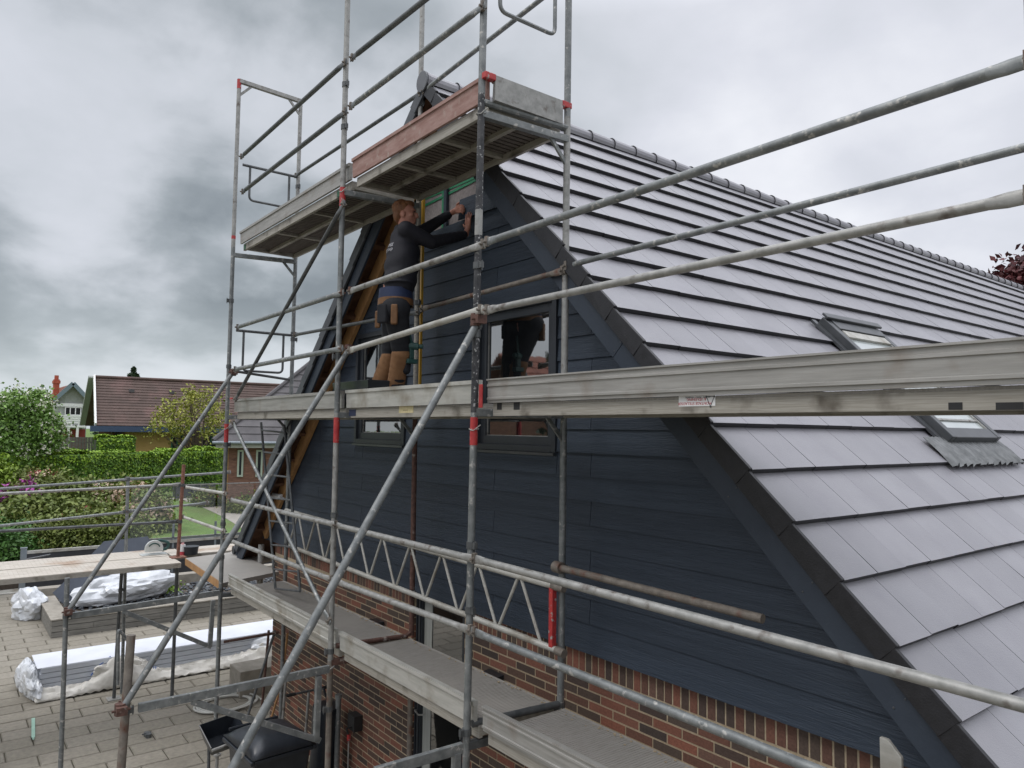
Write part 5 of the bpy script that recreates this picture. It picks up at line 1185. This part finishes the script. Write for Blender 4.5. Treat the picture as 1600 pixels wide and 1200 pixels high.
# shrubs in the bed between the screen and the lawn
def shrub(u, v, X, ru, hz_, lm, label, blossom=None, n=60, per=140, ls=.075, sp=.22, name='shrub', cat='shrub', rx=None):
    b = PX(u, v, X); w_ = abs(PX(u+ru, v, X).y-b.y); hz2 = hz_
    r = thing(name, (X, b.y, LZ), label, cat, 'shrubs in the garden bed')
    ce, pts = clumpcloud(np.array([X, b.y, LZ+hz2*.42]), np.array([rx or w_*.9, w_, hz2*.58]), n, per, sp, .5); pts[:, 2] = np.maximum(pts[:, 2], LZ+.02)
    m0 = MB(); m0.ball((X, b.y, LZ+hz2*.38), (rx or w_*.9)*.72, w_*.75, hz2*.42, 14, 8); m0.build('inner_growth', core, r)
    soup('foliage', pts, ls, lm, r, up_bias=.8)
    for m2, nb, bs in (blossom or []):
        a = rng.uniform(0, 6.28, nb); e = rng.uniform(.15, 1.4, nb); cx_ = np.stack([X+(rx or w_*.9)*1.03*np.cos(a)*np.cos(e), b.y+w_*1.03*np.sin(a)*np.cos(e), LZ+hz2*.42+hz2*.62*np.sin(e)], 1)
        k = 9; soup('blossom', np.repeat(cx_, k, 0)+rng.normal(size=(nb*k, 3))*bs*.8, bs*.8, m2, r, up_bias=1)
shrub(-8, 760, -34, 26, 1.75, lf_y, 'bright yellow green shrub at the left edge in front of the hedge')
shrub(62, 765, -35, 42, 1.45, lf_r, 'dull green shrub with brownish pink buds below the hedge', [(fl_r, 40, .06), (fl_p, 60, .06)])
shrub(30, 810, -29, 32, 1.35, lf_r, 'green rhododendron with magenta flower heads at the left', [(fl_m, 44, .13)])
shrub(88, 812, -30, 44, 1.35, lf_r, 'broad olive green rhododendron without many flowers in the middle of the bed', [(fl_m, 2, .10)], n=90)
shrub(150, 800, -30.5, 40, 1.15, lf_r, 'green shrub with cream flowers behind the grey post', [(fl_p, 90, .11), (fl_w, 20, .09)])
shrub(205, 800, -28, 36, 1.25, lf_r, 'azalea with peach and cream flowers beside the lawn', [(fl_p, 160, .11)])
shrub(230, 822, -26, 34, .95, lf_r, 'low azalea with peach flowers over a dark base near the glass screen', [(fl_p, 110, .10)])
shrub(118, 842, -25.5, 48, .85, lf_r, 'low olive shrub with a few red flowers behind the dark screen', [(fl_r, 18, .09), (fl_w, 16, .08)], n=80)
shrub(52, 838, -25.5, 40, .95, lf_r, 'low olive green shrub without flowers behind the dark screen', n=70)
shrub(10, 868, -22.8, 32, .62, lf_g, 'low fresh green ground shrub left of the grey fence post', n=60, ls=.05, rx=1.0)
shrub(328, 785, -33, 22, .55, lf_r, 'low brownish heather mound beside the garden path', [(fl_r, 25, .05)], n=40, ls=.05, sp=.15)
shrub(385, 800, -30, 30, .50, lf_r, 'low green ground cover mound on the right of the garden path', n=40, ls=.05, sp=.15)
shrub(85, 858, -23.2, 30, .70, lf_r, 'low dark green shrub just behind the left part of the dark screen', n=50, ls=.055)
shrub(140, 852, -23.2, 30, .75, lf_r, 'low green shrub with two red flowers just behind the middle of the dark screen', [(fl_r, 4, .07)], n=50, ls=.055)
shrub(188, 850, -23.4, 26, .70, lf_r, 'low green shrub with pale flowers just behind the grey post of the side scaffold', [(fl_w, 10, .07)], n=50, ls=.055)
# pots on the lawn by the path
for u, w_, lab in ((284, 12, 'long dark trough planter on the lawn beside the path'), (305, 5, 'small dark square pot between the two long troughs'), (322, 11, 'long dark trough planter nearest the scaffold post')):
    p = PZ(u, 778, LZ); dy = abs(PX(u+w_, 778, p.x).y-p.y); h_ = .62
    r = thing('planter', (p.x, p.y, LZ), lab, 'planter', 'dark planters beside the garden path'); MB().box((p.x-.3, p.y-dy, LZ), (p.x+.3, p.y+dy, LZ+h_)).build('pot', mat('dark_pot', (.045, .05, .055), (.065, .07, .075)), r, bevel=.02)
    soup('plant', rng.uniform([p.x-.28, p.y-dy, LZ+h_], [p.x+.28, p.y+dy, LZ+h_+.12], (160, 3)), .06, lf_g, r)
# ================================================================ houses
rt_b = mat('brown_roof_tiles', (.068, .043, .034), (.09, .057, .046), rough=.8, scale=2, isl=.1, dirt=((.16, .09, .08), .8, .5, .8)); rt_k = mat('dark_roof_tiles', (.070, .066, .068), (.10, .094, .096), rough=.8, scale=2, isl=.12)
rt_r = mat('red_roof_tiles', (.16, .055, .035), (.22, .08, .05), rough=.8, scale=3); ywall = mat('yellow_wall', (.42, .27, .10), (.48, .32, .13), rough=.9, scale=2); gwall = mat('grey_render', (.28, .30, .28), (.34, .355, .335), rough=.9); bluef = mat('blue_fascia', (.045, .075, .14), rough=.6); redw = mat('red_panel', (.20, .025, .02), rough=.7); rbk = mat('far_red_brick', (.12, .062, .045), (.25, .13, .09), rough=.9, scale=2.2, stretch=(2, 2, 13)); dgl = mat('dark_far_glass', (.02, .024, .026), rough=.1); greenf = mat('green_frame', (.03, .12, .08), rough=.5)
def roofplane(e0, e1, r0_, r1, m, parent, rows, name='roof', cols=None, th=.05, lift=.035):     # stepped tile courses from eave e to ridge r
    e0, e1, r0_, r1 = V(e0), V(e1), V(r0_), V(r1); q = MB()
    nrm = (e1-e0).cross(r0_-e0).normalized(); nrm = nrm if nrm.z > 0 else -nrm
    for i in range(rows):
        a, b = i/rows, (i+1.06)/rows
        pa, pb, pc_, pd = e0.lerp(r0_, a), e1.lerp(r1, a), e1.lerp(r1, min(b, 1)), e0.lerp(r0_, min(b, 1))
        nc = cols or 1
        for j in range(nc):
            s0, s1 = j/nc, (j+1)/nc; g = .004/max((pb-pa).length, .1) if nc > 1 else 0
            A, B, Cc_, D_ = pa.lerp(pb, s0+g), pa.lerp(pb, s1-g), pd.lerp(pc_, s1-g), pd.lerp(pc_, s0+g)
            q.add([A+nrm*lift, B+nrm*lift, Cc_+nrm*.004, D_+nrm*.004, A-nrm*th, B-nrm*th, Cc_-nrm*th, D_-nrm*th], [(0, 1, 2, 3), (7, 6, 5, 4), (0, 4, 5, 1), (1, 5, 6, 2), (2, 6, 7, 3), (3, 7, 4, 0)])
    return q.build(name, m, parent)
def win(x, y0, y1, z0, z1, fr, parent, n=1, axis='x', dx=.04):
    f = MB(); t = .07; ys = np.linspace(y0, y1, n+1)
    f.box((x-dx, y0, z0), (x+dx, y0+t, z1)); f.box((x-dx, y1-t, z0), (x+dx, y1, z1)); f.box((x-dx, y0+t, z1-t), (x+dx, y1-t, z1)); f.box((x-dx, y0+t, z0), (x+dx, y1-t, z0+t))
    for y in ys[1:-1]: f.box((x-dx, y-t/2, z0+t), (x+dx, y+t/2, z1-t))
    o = f.build('window', fr, parent); MB().box((x-.01, y0+t-.01, z0+t-.01), (x+.005, y1-t+.01, z1-t+.01)).build('pane', dgl, o)
# brown roofed house with yellow walls
Xe, Xr = -50.0, -53.3
e = PX(155, 665, Xe); e2 = PX(470, 667, Xe); rg = PX(148, 590, Xr); rg2 = PX(520, 596, Xr)
yg0 = e.y; yg1 = e2.y+4; zr = rg.z; ze = e.z
hs = thing('house', (Xr, yg0, LZ), 'yellow walled house with a long steep brown tiled roof and white barge board', 'house')
roofplane((Xe, yg0-.02, ze), (Xe, yg1, ze), (Xr, rg.y, zr), (Xr, yg1, zr), rt_b, hs, 17); roofplane((2*Xr-Xe, yg0, ze), (2*Xr-Xe, yg1, ze), (Xr, rg.y, zr), (Xr, yg1, zr), rt_b, hs, 4)
q = MB(); q.bar((Xe+.05, yg0-.03, ze+.05), (Xr, rg.y-.03, zr+.09), .10, .28, side=(0, 1, 0)); q.build('barge_board', white, hs)
q = MB(); q.bar((2*Xr-Xe, yg0-.03, ze+.05), (Xr, rg.y-.05, zr+.05), .6, .15, side=(0, 1, 0)); q.build('far_barge_board', gwall, hs)
MB().box((Xe-.05, yg0-.3, ze-.36), (Xe+.12, yg1, ze-.02)).build('fascia', bluef, hs)
MB().path([(Xr, rg.y, zr+.05), (Xr, yg1, zr+.05)], .11, 8).build('ridge', rt_b, hs)
xw = Xe-.7; MB().box((2*Xr-Xe+.6, yg0+1.1, 0), (xw, yg1, ze-.2)).build('wall', ywall, hs)
MB().add([(Xe-1.2, yg0+.9, LZ), (2*Xr-Xe, yg0+.9, LZ), (2*Xr-Xe, yg0+.9, ze), (Xr, yg0+.9, zr-.2), (Xe-.4, yg0+.9, ze)], [(0, 1, 2, 3, 4)]).build('gable', mat('dark_green_gable', (.10, .115, .095), (.13, .14, .12), rough=.9), hs)
y_a, y_b = PX(158, 680, xw).y, PX(198, 680, xw).y; MB().box((xw+.0, y_a, LZ), (xw+.03, y_b, ze-.25)).build('porch_wall', rbk, hs)
y_a, y_b = PX(183, 680, xw).y, PX(194, 680, xw).y; MB().box((xw+.031, y_a, LZ), (xw+.06, y_b, ze-.4)).build('door', dgl, hs)
y_a, y_b = PX(270, 680, xw).y, PX(288, 680, xw).y; win(xw+.05, y_a, y_b, ze-1.9, ze-.55, greenf, hs, 2); y_a, y_b = PX(316, 680, xw).y, PX(345, 680, xw).y; win(xw+.05, y_a, y_b, ze-1.7, ze-.55, greenf, hs, 2)
for u in (207, 269): p = PX(u, 605, Xr+1); MB().box((Xr+.75, p.y-.15, zr-1.0+.1), (Xr+1.05, p.y+.15, zr-.78+.1)).build('roof_vent', rt_k, hs)
hs.rotation_euler.z = math.radians(-3)
# white and grey gabled house with balcony
X_ = -72; ap = PX(113, 600, X_); el_ = PX(72, 634, X_); er = PX(138, 626, X_); hw_ = er.y-ap.y
h2 = thing('house', (X_, ap.y, LZ), 'pale grey gabled house with red chimney and white balcony at the far left', 'house')
zl = er.z
MB().prism([(ap.y-hw_*.95, LZ), (ap.y+hw_*.95, LZ), (ap.y+hw_*.95, zl), (ap.y, ap.z-.15), (ap.y-hw_*.95, zl)], 'x', X_-9, X_).build('wall', gwall, h2)
for s in (-1, 1): roofplane((X_+.5, ap.y+s*hw_*1.1, zl-.15), (X_-9, ap.y+s*hw_*1.1, zl-.15), (X_+.5, ap.y, ap.z), (X_-9, ap.y, ap.z), rt_r, h2, 10)
q = MB()
for s in (-1, 1): q.bar((X_+.55, ap.y+s*hw_*1.1, zl-.12), (X_+.55, ap.y, ap.z+.05), .08, .32, side=(1, 0, 0))
q.build('barge_board', mat('blue_grey_trim', (.16, .21, .24)), h2)
w0, w1, zt2, zb2 = PX(101, 645, X_).y, PX(134, 645, X_).y, PX(115, 636, X_).z, PX(115, 649, X_).z; win(X_+.05, w0, w1, zb2, zt2, white, h2, 4)
MB().box((X_+.01, w0-1.5, zt2+.02), (X_+.15, w1+.3, zt2+.3)).build('lintel', white, h2)
bz0, bz1 = PX(115, 665, X_+1.2).z, PX(115, 650, X_+1.2).z; by0, by1 = PX(90, 660, X_+1.2).y, PX(134, 660, X_+1.2).y
q = MB()
for k in range(4): z = bz0+.25+(bz1-bz0-.25)*k/3; q.box((X_+1.16, by0, z-.07), (X_+1.24, by1, z+.07))
for y in np.linspace(by0, by1, 5): q.box((X_+1.12, y-.06, bz0), (X_+1.159, y+.06, bz1))
q.box((X_+.02, by0, bz0-.15), (X_+1.3, by1, bz0+.0)); q.build('balcony', white, h2)
for u in (107, 121): y = PX(u, 670, X_+1.2).y; MB().box((X_+1.1, y-.09, LZ), (X_+1.28, y+.09, bz0-.151)).build('post', white, h2)
MB().box((X_+.01, ap.y-hw_*.9, LZ), (X_+.06, ap.y+hw_*.9, bz0-.3)).build('lower_wall', redw, h2)
p0, p1 = PX(83, 620, X_-1), PX(93, 593, X_-1); q = MB().box((X_-1.6, p0.y, zl-.3), (X_-.8, p1.y, p1.z)); q.box((X_-1.65, p0.y-.06, p1.z-.35), (X_-.75, p1.y+.06, p1.z-.1)); q.tube((X_-1.2, (p0.y+p1.y)/2, p1.z), (X_-1.2, (p0.y+p1.y)/2, p1.z+.35), .16, 8); q.build('chimney', mat('chimney_brick', (.32, .07, .04), (.40, .10, .06), rough=.9), h2)
# grey plank fence between the far houses
a, b = PX(108, 700, -56), PX(160, 700, -56); f_ = thing('plank_fence', (-56, a.y, LZ), 'grey wooden plank fence in front of the far white balcony house', 'fence')
q = MB(); zf = PX(130, 683, -56).z; y = a.y-2
while y < b.y+1: q.box((-56.03, y, LZ), (-56, y+.16, zf)); y += .18
q.box((-56.08, a.y-2, zf-.4), (-56.031, b.y+1, zf-.3)); q.build('planks', timber, f_)
# dark roofed brick house to the right of the lawn, its long side turned to the patio
Xn = -30.0; P0 = PX(333, 690, Xn); ze = P0.z; sdir = ray(338, 690); sdir.z = 0; sdir.normalize(); an_ = math.atan2(-sdir.y, -sdir.x)-math.radians(2.5)
nN = V((math.cos(an_), math.sin(an_), 0)); nD = V((-nN.y, nN.x, 0))
h3 = thing('house', (P0.x, P0.y, 0), 'brick house with hipped dark tiled roof and pale framed windows behind the scaffold corner', 'house')
h3.rotation_euler.z = an_
def loc(u, v, off):                        # local y, z of a sight line on a wall plane set back by off
    d_ = ray(u, v); o_ = P0-nN*off; t_ = (o_-CP).dot(nN)/d_.dot(nN); q_ = CP+d_*t_; return (q_-P0).dot(nD), q_.z
ye, run = 12, 4.8; zr = ze+run*.92
def LP(x, y, z): return V((P0.x+x, P0.y+y, z))      # local axes before the house is turned
roofplane(LP(0, 0, ze), LP(0, ye, ze), LP(-run, run, zr), LP(-run, ye, zr), rt_k, h3, 15); roofplane(LP(0, 0, ze), LP(-2*run, 0, ze), LP(-run, run, zr), LP(-run-.01, run, zr), rt_k, h3, 15)
MB().path([LP(0, 0, ze+.04), LP(-run, run, zr+.05), LP(-run, ye, zr+.05)], .10, 8).build('hip_ridge', rt_k, h3)
MB().path([LP(.09, -.02, ze-.04), LP(.09, ye, ze-.04)], .065, 10).build('gutter', postg, h3, smooth=True)
MB().box(LP(-.45, .1, ze-.24), LP(.02, ye, ze-.1)).build('eaves', mat('cream_eaves', (.34, .35, .30)), h3)
wy = loc(357, 720, .5)[0]; MB().box(LP(-8, wy, 0), LP(-.5, ye, ze-.1)).build('wall', rbk, h3)
MB().box(LP(-4, .5, 0), LP(-1.5, wy, ze-.12)).build('side_wall', ywall, h3)
for (u0, u1) in ((370, 381), (399, 411), (432, 446)):
    (ya_, za_), (yb_, zb2_) = loc(u0, 745, .46), loc(u1, 703, .46); win(P0.x-.47, P0.y+ya_, P0.y+yb_, za_, zb2_, mat('pale_green_frame', (.40, .46, .38)), h3)
# house and trees on the other side of the garden, seen in the window reflections
h4 = thing('house', (-26, -24, 0), 'brick house with red roof behind the photographer, mirrored in the window', 'house')
MB().box((-30, -34, 0), (-22, -16, 3.2)).build('wall', rbk, h4); roofplane((-21.5, -34.3, 3.1), (-21.5, -15.7, 3.1), (-26, -34.3, 7.4), (-26, -15.7, 7.4), rt_r, h4, 14); roofplane((-30.5, -34.3, 3.1), (-30.5, -15.7, 3.1), (-26, -34.3, 7.4), (-26, -15.7, 7.4), rt_r, h4, 4)
MB().prism([(-29.8, 3.2), (-22.2, 3.2), (-26, 7.0)], 'y', -16.4, -16.2).build('gable', rbk, h4)
tree('garden_tree', (-17, -13.5, 0), 2.5, (-17, -13.5, 5.0), (1.5, 1.5, 2.6), lf_d, 'dark tree behind the photographer, mirrored in the window', n=70, per=90, spread=.4, ls=.16, tr=.2)
